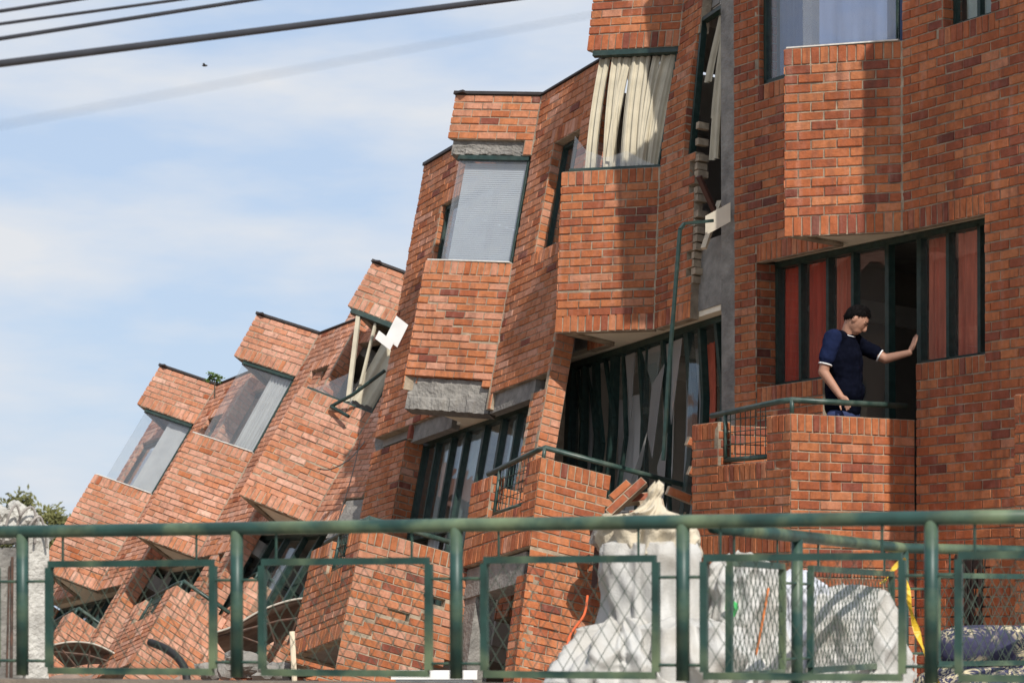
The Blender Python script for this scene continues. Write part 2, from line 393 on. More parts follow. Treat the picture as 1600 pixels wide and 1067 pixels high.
def upper(H, R, WL, wtop=W3, lj2=1.98, fband=None, fmid=None, skips={}, bay_soldier=True, band_soldier=True, rvis=1., lvis=.6, wbot=.8, pier_l=True, pier_r=True, rband=None, narrow=True, ret=False, ret2=False, nwb=NWB, rdep=.2):
    fb = fband or H.f; fm = fmid or H.f
    g = lambda n: skips.get(n)
    # main wall to the street side, right of the bay
    if R < -.02:
        soldier_run(H, 'wall', R, 0, W0, 3.29, [(RJ, 0)], vis=rvis, skip=g('right'))
        H.panel('wall', (R, 0), (0, 0), 3.29, 4.517, s0=R, vis=rvis, skip=g('right'))
        soldier_run(H, 'wall', R, 0, 4.517, W1, [(NWA-.05, NWB+.05)] if narrow else [], vis=rvis, skip=g('right'))
        if narrow and R < NWA:
            H.panel('wall', (R, 0), (NWA, 0), W1, W2, s0=R, vis=rvis, f=fm)
        H.panel('wall', (nwb, 0), (0, 0), W1, W2, s0=nwb, vis=rvis, f=fm, m0=0, skip=g('rmid'))
        H.panel('wall', (nwb-.008, -rdep), (nwb-.008, -.003), W1, W2, vis=.3, f=fm, depth=.06, cd=.06)
        rb_ = R if rband is None else rband
        soldier_run(H, 'wall', rb_, 0, W2, 5.965, [(NWA, NWB+.08)] if narrow else [], vis=rvis, f=fb)
        H.panel('wall', (rb_, 0), (0, 0), 5.965, wtop, s0=R, vis=rvis, f=fb, skip=g('rband'))
    if ret and R < -.02:
        H.panel('wall', (R-.008, -.20), (R-.008, -.001), wbot, W3 if not ret2 else W1, vis=.5, depth=.06, cd=.06, skip=None)
    # triangular bay: spandrel and parapet, street face then far face
    for (a, b, nm, ma, mb, vis) in (((0, 0), (TU, TV), 'F', 0, BAYMF, 1.3), ((TU, TV), (NU, 0), 'G', BAYMG, 0, .05)):
        if bay_soldier: H.panel('bay', a, b, W0, 3.29, 'soldier', m0=ma, m1=mb, vis=vis, skip=g('bay'+nm))
        H.panel('bay', a, b, 3.29, 4.517, m0=ma, m1=mb, vis=vis, skip=g('bay'+nm), disp=skips.get('disp'+nm))
        H.panel('bay', a, b, 4.517, W1, 'soldier', m0=ma, m1=mb, vis=vis)
        if band_soldier: H.panel('parapet', a, b, W2, 5.965, 'soldier', m0=ma, m1=mb, vis=vis, f=fb)
        H.panel('parapet', a, b, 5.965, wtop, m0=ma, m1=mb, vis=vis, f=fb)
    for w0_, w1_, f_ in ((W0, W1, H.f), (W2, wtop, fb)):
        H.part('bay' if w0_ == W0 else 'parapet').prism(f_, [(-.016, -.004), (.012, .007), (.02, -.02), (-.016, -.02)], w0_+.002, w1_-.002)
    # wall beyond the bay
    soldier_run(H, 'side_wall', NU, WL, W0, 3.29, [(NU, LJ)], vis=lvis, skip=g('left'))
    H.panel('side_wall', (NU, 0), (WL, 0), 3.29, 4.517, s0=NU, vis=lvis, skip=g('left'))
    soldier_run(H, 'side_wall', NU, WL, 4.517, W1, [(NU, lj2)], vis=lvis, skip=g('left'))
    if WL > lj2: H.panel('side_wall', (lj2, 0), (WL, 0), W1, W2, s0=lj2, vis=lvis, f=fm, skip=g('left'))
    if WL > lj2: H.panel('side_wall', (lj2-.008, -.2), (lj2-.008, -.003), W1, W2, vis=.3, f=fm, depth=.06, cd=.06)
    soldier_run(H, 'parapet', NU, WL, W2, 5.965, [(NU, lj2)], vis=lvis, f=fb, skip=g('left'))
    H.panel('parapet', (NU, 0), (WL, 0), 5.965, wtop, s0=NU, vis=lvis, f=fb, skip=g('left'))
    # piers beside the wide window
    if pier_r: H.panel('wall', (R, 0), (RJ, 0), wbot, W0, s0=R, vis=rvis, m1=0, skip=g('pier'))
    if pier_r: H.panel('wall', (RJ, -.001), (RJ, -.26), wbot, W0, vis=.01, depth=.06, cd=.06)
    if pier_l and WL > LJ:
        H.panel('pier', (LJ, 0), (WL, 0), wbot, W0, s0=LJ, vis=lvis, m0=1, skip=g('left'))
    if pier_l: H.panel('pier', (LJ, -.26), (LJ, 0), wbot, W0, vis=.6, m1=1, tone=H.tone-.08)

def fittings(H, R, WL, wtop=W3, fband=None, roof=True, room=True, floor=.62, depth=2.6, side_r=True):
    """soffit, slabs, rooms and roof flashing"""
    f = H.f; fb = fband or f
    m = MB(); m.prism(f, SOFF, 3.15, 3.2); m.build('soffit', PLASTER, H.root)
    R2, WL2 = R+.02, WL-.02; RS = R2 if side_r else -.25
    m = MB(); m.prism(f, [(RS, -.105), (RS, -depth), (WL2, -depth), (WL2, -.105), (.80, -.105), (.63, .45), (.05, -.07), (.0, -.105)], 3.21, 3.40); m.build('floor_slab', SLAB, H.root)
    if roof:
        m = MB(); m.prism(fb, [(R2, -.105), (R2, -depth), (WL2, -depth), (WL2, -.105), (.80, -.105), (.63, .45), (.05, -.07), (.0, -.105)], 6.06, 6.2); m.build('roof_slab', SLAB, H.root)
    if room:
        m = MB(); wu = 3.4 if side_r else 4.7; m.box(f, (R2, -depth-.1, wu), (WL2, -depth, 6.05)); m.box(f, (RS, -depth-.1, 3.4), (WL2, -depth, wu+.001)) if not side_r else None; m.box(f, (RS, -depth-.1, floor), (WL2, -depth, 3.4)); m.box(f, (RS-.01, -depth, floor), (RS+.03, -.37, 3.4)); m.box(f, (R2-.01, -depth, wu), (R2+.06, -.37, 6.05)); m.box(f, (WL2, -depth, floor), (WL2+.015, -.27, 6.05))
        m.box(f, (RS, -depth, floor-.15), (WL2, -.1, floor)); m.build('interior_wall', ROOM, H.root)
    # flashing along the parapet
    m = MB(); path = [(R, 0), (0, 0), (TU, TV), (NU, 0), (WL, 0)]
    for a, b in zip(path, path[1:]):
        a, b = Vector(a), Vector(b); x = (b-a).normalized(); n = Vector((-x.y, x.x)); a = a-x*.01; b = b+x*.01
        q = [a+n*.018, b+n*.018, b-n*.13, a-n*.13]
        m.prism(fb, [tuple(p) for p in reversed(q)], wtop+.003, wtop+.022+.004*(len(m.v) % 5))
    m.build('roof_flashing', CAP, H.root)

def pane(f, parent, pts, m, th=.006, name='pane'):
    """glass sheet through four (u, v, w) corners"""
    p = [f(q) for q in pts]; n = (p[1]-p[0]).cross(p[2]-p[0]).normalized()*th
    b = MB(); k = len(p)
    b.add(p+[q-n for q in p], [tuple(range(k)), tuple(range(2*k-1, k-1, -1))]+[(i, k+i, k+(i+1) % k, (i+1) % k) for i in range(k)])
    return b.build(name, m, parent)
def curtain(f, parent, a, b, w0, w1, m, folds=6, amp=.03, name='curtain', seg=None, sway=0., seed=0):
    a, b = Vector(a), Vector(b); L = (b-a).length; x = (b-a)/L; n = Vector((-x.y, x.x)); seg = seg or folds*8; rr = random.Random(seed); ph = rr.uniform(0, 6)
    mb = MB(); rows = 8; vs_ = []
    for side in (0, .004):
        for i in range(rows+1):
            w = w0+(w1-w0)*i/rows; k = 1-.35*i/rows
            for j in range(seg+1):
                t = j/seg; dd = amp*k*(math.sin(2*math.pi*folds*t+ph+.5*math.sin(5*t))+.35*math.sin(2*math.pi*folds*2.3*t))+side
                p = a+x*(L*t+sway*(1-i/rows))+n*dd; vs_.append(f((p.x, p.y, w)))
    nn = (rows+1)*(seg+1); fs = []
    for i in range(rows):
        for j in range(seg):
            q = i*(seg+1)+j; fs.append((q, q+1, q+seg+2, q+seg+1)); fs.append((nn+q, nn+q+seg+1, nn+q+seg+2, nn+q+1))
    mb.add(vs_, fs); return mb.build(name, m, parent, smooth=True)
def fbar(mb, f, p, q, du, dv):
    """bar of an opening's frame: runs p->q in (u,v,w), du wide in the wall, dv deep"""
    p, q = f(p), f(q); x = (q-p).normalized(); o = f((0, 1, 0))-f((0, 0, 0)); o = (o-x*o.dot(x)).normalized(); y = o.cross(x)
    vs_ = [e+y*(a*du/2)+o*(b*dv/2) for e in (p, q) for a, b in ((-1, -1), (1, -1), (1, 1), (-1, 1))]
    mb.add(vs_, [(3, 2, 1, 0), (4, 5, 6, 7)]+[(i, (i+1) % 4, 4+(i+1) % 4, 4+i) for i in range(4)])

MULL = [1.955, 1.622, 1.238, .899, .446, .04, -.313, -.687, -.955]
def wide_window(H, curt, f=None, door_open=True, glass=GLASS, skip_panes=(), floor=.8):
    """the wide window behind the balcony; curt: list of (index of bay, material or None)"""
    f = f or H.f; v = -.235; top = 3.115
    fr = MB()
    fbar(fr, f, (MULL[0]+.02, v, top), (MULL[-1]-.02, v, top), .05, .07)
    for i, u in enumerate(MULL):
        lo = floor if 3 <= i <= 5 else (2.06 if i > 5 else 2.05)
        fbar(fr, f, (u, v, lo), (u, v, top), .05 if i in (4, 5) else .036, .07)
    fbar(fr, f, (MULL[0], v, 2.07), (MULL[3], v, 2.07), .045, .07); fbar(fr, f, (MULL[5], v, 2.08), (MULL[-1], v, 2.08), .045, .07)
    win = fr.build('window', GREEN, H.root)
    for i in range(len(MULL)-1):
        a, b = MULL[i]-.018, MULL[i+1]+.018; lo = floor if i in (3, 4) else 2.08
        if i in skip_panes or (i == 4 and door_open): continue
        pane(f, win, [(a, v, lo), (b, v, lo), (b, v, top-.02), (a, v, top-.02)], glass)
    for i, (i0, i1, m_, fo) in enumerate(curt):
        curtain(f, win, (MULL[i1]+.03, v-.065), (MULL[i0]-.03, v-.065), floor+.1 if i0 >= 3 and i1 <= 5 else 1.9, top-.03, m_, fo, .022, seed=i+H.k*7)
    return win
def bay_window(H, curt=None, f=None, glass=GLASSC, left=True, lj2=1.98, side=True):
    """glazed top of the bay: street face, far face and the strip of wall window beyond"""
    f = f or H.f; fr = MB()
    x = Vector((TU, TV)).normalized(); n = Vector((-x.y, x.x)); off = -.05
    A = Vector((0, 0))+n*off+x*.03; T = Vector((.632, .505)); B = Vector((NU-.06, .0))
    w0, w1 = W1+.004, W2-.004
    for p, q in ((A, T), (T, B)):
        fbar(fr, f, (p.x, p.y, w1-.02), (q.x, q.y, w1-.02), .045, .06); fbar(fr, f, (p.x, p.y, w0+.008), (q.x, q.y, w0+.008), .014, .05)
    fbar(fr, f, (A.x+.006, A.y+.005, w0), (A.x+.006, A.y+.005, w1), .014, .03)
    if left:
        fbar(fr, f, (B.x, -.08, w1-.02), (lj2-.01, -.08, w1-.02), .045, .06); fbar(fr, f, (B.x, -.08, w0+.02), (lj2-.01, -.08, w0+.02), .04, .06)
        for u in (NU+.03, lj2-.03): fbar(fr, f, (u, -.08, w0), (u, -.08, w1), .04, .06)
    win = fr.build('bay_window', GREEN, H.root)
    sm = MB(); sm.prism(f, [(A.x, A.y-.03), (T.x-.02, T.y-.02), (TU-.012, TV-.02), (.012, .03)], w0-.002, w0+.009); sm.build('sill', mat('pale_sill_mortar', (.62, .60, .55), .9, .2, 20), win)
    pane(f, win, [(A.x, A.y, w0+.02), (T.x, T.y, w0+.02), (T.x, T.y, w1-.03), (A.x, A.y, w1-.03)], glass)
    if side: pane(f, win, [(T.x, T.y, w0+.02), (B.x, B.y, w0+.02), (B.x, B.y, w1-.03), (T.x, T.y, w1-.03)], glass)
    if left: pane(f, win, [(NU+.05, -.08, w0+.03), (lj2-.05, -.08, w0+.03), (lj2-.05, -.08, w1-.03), (NU+.05, -.08, w1-.03)], glass)
    return win, A, T
def narrow_window(H, f=None, glass=GLASS, extra=True):
    f = f or H.f; fr = MB(); v = -.13; w0, w1 = W1+.01, W2-.01
    a, b = NWB-.02, NWA+.02
    for u in (a, b, (a*.45+b*.55)): fbar(fr, f, (u, v, w0), (u, v, w1), .035, .05)
    for w in (w0+.015, w1-.015): fbar(fr, f, (a, v, w), (b, v, w), .035, .05)
    win = fr.build('narrow_window', GREEN, H.root); mid = a*.45+b*.55
    for p, q in ((a, mid), (mid, b)): pane(f, win, [(p-.015, v, w0+.03), (q+.015, v, w0+.03), (q+.015, v, w1-.03), (p-.015, v, w1-.03)], glass)
    return win

def balcony(H, f, wb=.53, notch=(.155, .80, 1.25), vis=1., cu=-.158, eu=1.17, cv=1.238, dv=0., top=1.6, fp_bot=None, rail=True, skips={}, low_outer=True, tone=None, far=True, railend=None):
    """brick parapet box: side face from the wall out to the corner, outer face with a grille notch, far side"""
    fp_bot = wb if fp_bot is None else fp_bot; sk = skips.get
    n0, n1, nw = notch
    H.panel('balcony', (cu, dv), (cu, cv), fp_bot, top-.14, f=f, m1=1, vis=1.2*vis, skip=sk('Fp'), disp=sk('dFp'), tone=tone)
    H.panel('balcony', (cu, dv), (cu, cv), top-.14, top, 'soldier', f=f, m1=1, vis=1.2*vis, skip=sk('Fp'), disp=sk('dFp'), tone=tone)
    O = dict(f=f, vis=vis, skip=sk('O'), tone=tone)
    H.panel('balcony', (cu, cv), (eu, cv), wb, wb+.16, 'soldier', m0=1, m1=1, **O)
    H.panel('balcony', (cu, cv), (eu, cv), wb+.16, nw-.14, m0=1, m1=1, **O)
    H.panel('balcony', (cu, cv), (n0, cv), nw-.14, top-.14, m0=1, **O)
    H.panel('balcony', (cu, cv), (n0, cv), top-.14, top, 'soldier', m0=1, **O)
    H.panel('balcony', (n0, cv), (n1, cv), nw-.14, nw, 'soldier', **O)
    H.panel('balcony', (n1, cv), (eu, cv), nw-.14, top-.14, m1=1, **O)
    H.panel('balcony', (n1, cv), (eu, cv), top-.14, top, 'soldier', m1=1, **O)
    H.panel('balcony', (n1-.008, cv-.13), (n1-.008, cv-.002), nw, top, f=f, vis=.3, tone=tone, depth=.06, cd=.06)
    if far: H.panel('balcony', (eu, cv), (eu, 0), wb, top, f=f, m0=1, vis=.01, tone=tone)
    H.panel('balcony', (eu-.115, .05), (eu-.115, cv-.115), wb+.22, top, f=f, vis=.1, tone=tone, depth=.01, cd=.012)
    m = MB(); m.box(f, (cu+.11, .0, wb+.02), (eu-.11, cv-.11, wb+.2)); m.build('balcony_floor', SLAB, H.root)
    if rail:
        m = MB(); r = .024; zt = top+.11
        re = railend or (cu, .05)
        pts = [(eu-.2, cv-.06, top+.06), (n0-.1, cv-.06, zt), (cu+.06, cv-.06, zt), (re[0]+.05, re[1], zt)]
        m.tube([f(p) for p in pts], r, 10)
        m.tube([f(p) for p in ((n1-.02, cv-.06, nw+.04), (n0+.02, cv-.06, nw+.04))], .02, 8)
        m.tube([f(p) for p in ((n1-.02, cv-.06, nw+.04), (n1-.02, cv-.06, zt-.03))], .016, 8)
        m.tube([f(p) for p in ((cu+.06, cv-.06, top-.01), (cu+.06, cv-.06, zt))], .018, 8)
        rl = m.build('handrail', RAILG, H.root, smooth=True)
        g = MB()
        for i in range(1, 9):
            u = n1-.02+(n0+.04-n1)*i/9; g.tube([f((u, cv-.06, nw+.04)), f((u, cv-.06, zt-.02))], .004, 5)
        for w in (.12, .22, .32): g.tube([f((n1-.02, cv-.055, nw+.04+w)), f((n0+.02, cv-.055, nw+.04+w))], .004, 5)
        g.build('grille', RAILG, rl)

# ------------------------------------------------------------------ the setting
def sheet(name, m, pts, kind='structure'):
    mb = MB(); mb.add(pts, [tuple(range(len(pts)))]); o = mb.build(name, m, None, origin=(0, 0, pts[0][2])); o['kind'] = kind; return o
sheet('ground', GROUND, [(-900, -200, GZ), (900, -200, GZ), (900, 1500, GZ), (-900, 1500, GZ)])

# the far side of the street, unseen, added to darken reflections and sky fill
t = thing('offscreen_building', 'long brown building across the street, out of view, added for the window reflections', 'building', (-15, 22, GZ))
m = MB(); m.box(lambda l: Vector(l), (-19, -6, GZ), (-15, 48, 5.6)); m.build('wall', mat('brown_render', (.15, .09, .06), .95, .15, 1), t)
m = MB(); m.prism(lambda l: Vector((l[0], l[2], l[1])), [(-19.4, 5.61), (-14.6, 5.61), (-17, 7.0)], -6.3, 48.3); m.build('roof', mat('clay_tile_roof', (.26, .11, .07), .9, .2, 4), t)
for i in range(12):
    for z in (-.6, 2.4):
        m = MB(); m.box(lambda l: Vector(l), (-15.0, -4+4.3*i, z), (-14.95, -2.4+4.3*i, z+1.5)); m.build('window', GREEN, t)
# ------------------------------------------------------------------ houses
# the neighbour just outside the picture, whose bay shades the nearest house
H0 = House(0, 'brick house at the right end of the row, beyond the upright one', pose(POSE[0]), .42, 10, (5.0, 17.4, GZ))
upper(H0, -1.3, 1.5, wtop=7.5, wbot=GZ, rvis=0, lvis=0, pier_l=False)  # unseen parapet made taller so its shadow covers the next bay
balcony(H0, H0.f, wb=GZ, cv=.88, vis=0, rail=False)  # unseen balcony, depth set to place its shadow edge
H0.panel('wall', (1.0, 0), (1.5, 0), GZ, W0, vis=0); H0.panel('wall', (RJ, 0), (-.158, 0), GZ, 2.05, vis=0)
fittings(H0, -1.3, 1.5, wtop=7.5); bay_window(H0, left=False); H0.finish(0)

# nearest house, upright
H1 = House(1, 'upright red brick house at right with a man standing on its balcony', pose(POSE[1]), .40, 11, (3.1, 20.5, GZ))
f1 = H1.f
upper(H1, -1.95, 2.31, wtop=7.5, wbot=GZ, lj2=1.94, pier_r=False)  # out-of-view top made taller so its shadow covers the second bay
H1.panel('wall', (-1.95, 0), (RJ, 0), 1.914, W0, s0=-1.95)
H1.panel('wall', (RJ, 0), (-.158, 0), 1.914, 2.054, 'soldier'); H1.panel('wall', (-1.95, 0), (-.158, 0), GZ, 1.914, s0=-1.95,
        skip=lambda t, w: 1.04 < t < 1.27 and -.02 < w < .50)
H1.panel('sill_wall', (1.05, 0), (LJ, 0), 1.904, 2.044, 'soldier'); H1.panel('sill_wall', (1.05, 0), (LJ, 0), .6, 1.904)
balcony(H1, pose(PBAL[1]), wb=.53, fp_bot=GZ)
H1.panel('balcony', (-.158, 1.238), (.25, 1.238), GZ, .53, m0=1, f=pose(PBAL[1])); H1.panel('balcony', (.9, 1.238), (1.17, 1.238), GZ, .53, f=pose(PBAL[1]))
fittings(H1, -1.95, 2.31, wtop=7.5, floor=.8)
wide_window(H1, [(0, 1, RED, 4), (1, 2, RED, 5), (2, 3, SALMON, 5), (5, 6, SALMON, 5), (6, 8, SALMON, 6)])
bw1, A1, T1 = bay_window(H1, lj2=1.94)
curtain(f1, bw1, (A1.x+.05, A1.y-.1), (T1.x-.06, T1.y-.12), W1+.03, W2-.05, BLUEC, 3, .012, seed=3)
curtain(f1, bw1, (NU+.08, -.2), (1.88, -.2), W1+.03, W2-.05, BLUEC, 3, .012, seed=4)
nw1 = narrow_window(H1)
curtain(f1, nw1, (NWA+.03, -.24), (NWB-.03, -.24), W1+.02, W2-.03, CREAM, 3, .02, seed=9)
H1.finish()
m = MB(); m.box(f1, (-1.03, -.09, -.07), (-.565, -.0065, .55)); m.build('dark_opening_fill', CAP, H1.root)  # dark box stands in for the opening's shade, put into its colour
m = MB()                                     # small barred ground-floor window
for i in range(7): fbar(m, f1, (-.92+.04*i, .002, -.02), (-.92+.04*i+(.07 if i % 2 else -.07), .002, .50), .008, .008)
fbar(m, f1, (-.935, .0, -.03), (-.935, .0, .52), .03, .03); fbar(m, f1, (-.655, .0, -.03), (-.655, .0, .52), .03, .03)
m.build('grille', CAP, H1.root)
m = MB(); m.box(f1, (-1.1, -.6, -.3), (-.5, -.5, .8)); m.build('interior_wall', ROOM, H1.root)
m = MB()                                     # exposed column and torn concrete at the party line
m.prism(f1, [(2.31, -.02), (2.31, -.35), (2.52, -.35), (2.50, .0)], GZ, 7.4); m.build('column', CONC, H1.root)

# second house: dropped, its storeys sheared
fU2, fB2, fL2 = pose(POSE[2]), pose(PBAND2), pose(PBAL[2])
fM2 = blend(fU2, fB2, W1, W2); fW2 = blend(fL2, fU2, 1.6, W0)
def h2map(l): return fW2(l) if l[2] < W0 else (fM2(l) if l[2] > W1 else fU2(l))
H2 = House(2, 'cracked brick house with torn cream blinds and a buckled window behind its balcony', h2map, .46, 12, (1.1, 23.6, GZ))
rj = random.Random(5); jag = {i: rj.uniform(-.09, .06) for i in range(80)}
def torn2(t, w): return t < .06+jag[int(w/.0745) % 80]
def crack2(t, w):                            # the corner knocked loose under the bay
    return (0, .0, 0, 0) if w > 3.52 else (.0, -.016, .004, -.008)
upper(H2, -.62, 1.25, skips={'right': torn2, 'dispF': crack2, 'rmid': lambda t, w: False, 'bayF': lambda t, w: t > .86 and 3.50 < w < 3.58},
      narrow=False, pier_l=True, pier_r=False, wbot=1.3, lj2=3, rband=-.45, nwb=-.40, rdep=.11)
H2.panel('pier', (LJ, 0), (2.12, 0), 1.3, W0, m0=1)
fittings(H2, -.62, 1.25, fband=h2map, floor=.7, room=False)
# torn-out bay beside the party line: bare slab edge, column, dark room
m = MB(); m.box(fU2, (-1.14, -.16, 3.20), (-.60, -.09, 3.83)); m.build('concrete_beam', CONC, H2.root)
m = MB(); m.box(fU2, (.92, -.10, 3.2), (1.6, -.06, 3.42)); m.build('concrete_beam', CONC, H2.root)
m = MB(); m.box(h2map, (-1.2, -2.7, .7), (2.05, -2.6, 6.05)); m.box(h2map, (-1.2, -2.6, 6.05), (.0, -.12, 6.2)); m.box(h2map, (-1.2, -2.6, 3.21), (-.62, -.17, 3.4))
m.box(h2map, (1.25, -2.6, 3.15), (2.05, -.2, 3.3)); m.box(h2map, (2.05, -2.6, .7), (2.15, -.27, 3.3)); m.box(h2map, (1.27, -2.6, 3.4), (1.33, -.1, 6.05)); m.box(h2map, (-1.2, -2.6, .55), (2.1, -.1, .7)); m.build('interior_wall', mat('pale_room_plaster', (.62, .58, .52), .95, .1, 3), H2.root)
m = MB()
for i in range(22):                          # hollow ends of the snapped courses
    w = 3.3+i*.0745
    if rj.random() < .75: m.box(h2map, (-.66+rj.uniform(-.03, .02), -.12, w), (-.60, -.012, w+.06))
m.build('broken_brick_edge', MORTAR, H2.root)['kind'] = 'stuff'
bwf = MB(); xF = Vector((TU, TV)).normalized(); nF = Vector((-xF.y, xF.x))
A2 = Vector((0, 0))+nF*-.05; T2 = Vector((TU, TV))-Vector((.03, .075))
fbar(bwf, h2map, (A2.x, A2.y, W2-.025), (T2.x, T2.y, W2-.025), .05, .06); fbar(bwf, h2map, (A2.x, A2.y, W1+.012), (T2.x, T2.y, W1+.012), .025, .05)
fbar(bwf, h2map, (A2.x+.015, A2.y+.012, W1), (A2.x+.015, A2.y+.012, W2-.01), .025, .03)
bw2 = bwf.build('bay_window', GREEN, H2.root)
rs = random.Random(21)
for i, (t0, t1, fo, sw, lo) in enumerate(((.02, .22, 2, .02, .02), (.24, .33, 1, -.05, .06), (.36, .58, 3, -.10, .0), (.57, .66, 1, -.03, .10), (.66, .80, 2, -.13, .02), (.82, .95, 2, -.09, .03))):
    p = A2+(T2-A2)*t0-nF*.06; q = A2+(T2-A2)*t1-nF*(.05+.02*(i % 2))     # limp hanging blind cloth
    curtain(h2map, bw2, (p.x, p.y), (q.x, q.y), W1+lo, W2-.05, CREAM, fo, .022, name='blind_cloth', seg=26, sway=sw, seed=i+60)
pane(h2map, bw2, [(A2.x, A2.y, W1+.02), (T2.x, T2.y, W1+.02), (T2.x, T2.y, W1+.34), (T2.x-.10, T2.y-.09, W1+.20), (T2.x-.25, T2.y-.23, W1+.12), (T2.x-.4, T2.y-.37, W1+.17), (A2.x+.1, A2.y+.09, W1+.06)], GLASSC, name='broken_pane')
m = MB(); fbar(m, h2map, (-.435, -.05, 4.2), (-.435, -.05, 5.95), .03, .06); fbar(m, h2map, (-.435, -.05, 5.93), (-1.05, -.05, 5.93), .04, .06)
ow2 = m.build('torn_window', GREEN, H2.root)
for i, (u0, u1, lo, sw) in enumerate(((-.98, -.86, 4.55, .10), (-.86, -.78, 4.95, .06), (-.78, -.70, 5.3, .10), (-1.12, -.98, 4.4, .04))):
    curtain(h2map, ow2, (u0, -.10), (u1, -.09-.02*(i % 2)), lo, 5.9, CREAM, 2, .018, name='blind_cloth', seg=20, sway=sw, seed=40+i)
# window behind the balcony, frame bent and panes smashed
fr = MB(); vv = -.235; top = 3.11
fbar(fr, h2map, (1.93, vv, top), (-.95, vv, top), .06, .08)
for i, u in enumerate((1.93, 1.70, 1.48, 1.10, .62, .20, -.22, -.45, -.72)):
    k = rs.uniform(-.16, .16) if 0 < i < 5 else rs.uniform(-.03, .03); b0 = rs.uniform(-.05, .05)
    pts = [(u, vv, top), (u+k*.7, vv+b0, 2.45), (u+k, vv+b0, 1.95), (u+k*.2, vv, 1.2)]
    for p, q in zip(pts, pts[1:]): fbar(fr, h2map, p, q, .075 if i in (0, 3, 6) else .045, .07)
fbar(fr, h2map, (1.48, vv+.02, top), (1.25, vv+.06, 2.3), .035, .03); fbar(fr, h2map, (1.25, vv+.06, 2.3), (1.42, vv, 1.6), .035, .03)
for a_, b_, c_ in (((1.85, 3.05), (1.60, 2.55), (1.72, 1.9)), ((1.62, 3.08), (1.38, 2.35), (1.55, 1.7)), ((1.30, 3.1), (1.02, 2.5), (1.22, 1.5)), ((.95, 3.1), (.84, 2.3), (1.0, 1.4)), ((.50, 3.08), (.62, 2.4), (.42, 1.3)), ((.06, 3.08), (.15, 2.2), (-.02, 1.3))):
    d_ = rs.uniform(-.04, .10)
    fbar(fr, h2map, (a_[0], vv, a_[1]), (b_[0], vv+d_, b_[1]), .032, .035); fbar(fr, h2map, (b_[0], vv+d_, b_[1]), (c_[0], vv+d_*.5, c_[1]), .032, .035)
fbar(fr, h2map, (1.95, vv-.01, 3.08), (1.97, vv-.01, 1.2), .10, .10)
ww2 = fr.build('buckled_window', GREEN, H2.root)
for (u0, u1, lo) in ((1.90, 1.73, 1.3), (-.25, -.42, 1.2), (.58, .24, 1.8)):
    pane(h2map, ww2, [(u0, vv, lo), (u1, vv, lo+.1), (u1, vv, top-.03), (u0, vv, top-.03)], GLASS)
for pts in ([(.60, vv, 3.05), (.25, vv, 3.06), (.40, vv, 2.55), (.46, vv, 2.75)], [(.36, vv+.05, 2.7), (.12, vv+.06, 2.85), (.28, vv+.08, 2.0), (.42, vv+.06, 2.25)],
            [(.17, vv, 3.05), (-.12, vv, 3.06), (.10, vv, 2.3)], [(.44, vv+.1, 1.95), (.33, vv+.12, 2.25), (.75, vv+.2, 1.1)], [(1.45, vv+.03, 1.6), (1.3, vv+.03, 1.7), (1.4, vv+.03, 1.2)], [(.88, vv+.02, 3.05), (.70, vv+.02, 3.06), (.78, vv+.03, 2.45), (.85, vv+.02, 2.7)], [(1.58, vv+.02, 3.05), (1.5, vv+.02, 3.05), (1.53, vv+.02, 2.75)], [(.2, vv+.07, 1.9), (.05, vv+.07, 2.2), (.02, vv+.07, 1.4)]):
    pane(h2map, ww2, pts, SHARD, name='glass_shard')
PALEC = mat('pale_room_panel', (.62, .60, .56), .9, .08, 4)
curtain(h2map, ww2, (1.62, -.34), (1.88, -.34), 1.2, 3.05, PALEC, 2, .012, name='hanging_cloth', seed=5); curtain(h2map, ww2, (.95, -.42), (1.40, -.42), 1.2, 2.75, PALEC, 2, .012, name='hanging_cloth', seed=6); curtain(h2map, ww2, (.30, -.40), (.50, -.40), 1.3, 3.0, PALEC, 2, .012, name='hanging_cloth', seed=16)
curtain(h2map, ww2, (-.25, -.42), (.12, -.42), 1.2, 3.0, GREYC, 3, .02, seed=7); curtain(h2map, ww2, (-.42, -.4), (-.26, -.4), 1.6, 3.0, SALMON, 2, .02, seed=8)
# its balcony and what is left of the storey below
def fp2(t, w):                               # t runs from the wall out to the corner; the wall end is broken away
    return t < .34+.30*max(0, (w-.9))+.10*jag[int(w/.0745) % 80]
def dfp2(t, w):
    if w < .80: return (0, -.025, .004, .0)
    return (0, 0, 0, 0)
balcony(H2, fL2, wb=.79, notch=(.10, .76, 1.20), fp_bot=-1.3, skips={'Fp': fp2, 'dFp': dfp2}, railend=(-.158, -.5))
H2.panel('balcony', (-.158, 1.2), (.10, 1.2), -1.3, .56, f=fL2, vis=.7)
m = MB(); m.box(fL2, (.0, .98, .50), (1.15, 1.18, .775)); m.build('concrete_beam', CONC, H2.root)
m = MB(); m.box(fL2, (.93, .95, -1.4), (1.18, 1.16, .50)); m.build('column', CONC, H2.root)
m = MB(); m.box(fL2, (-.1, -.4, -1.3), (1.3, -.3, .9)); m.build('interior_wall', ROOM, H2.root)
H2.finish()

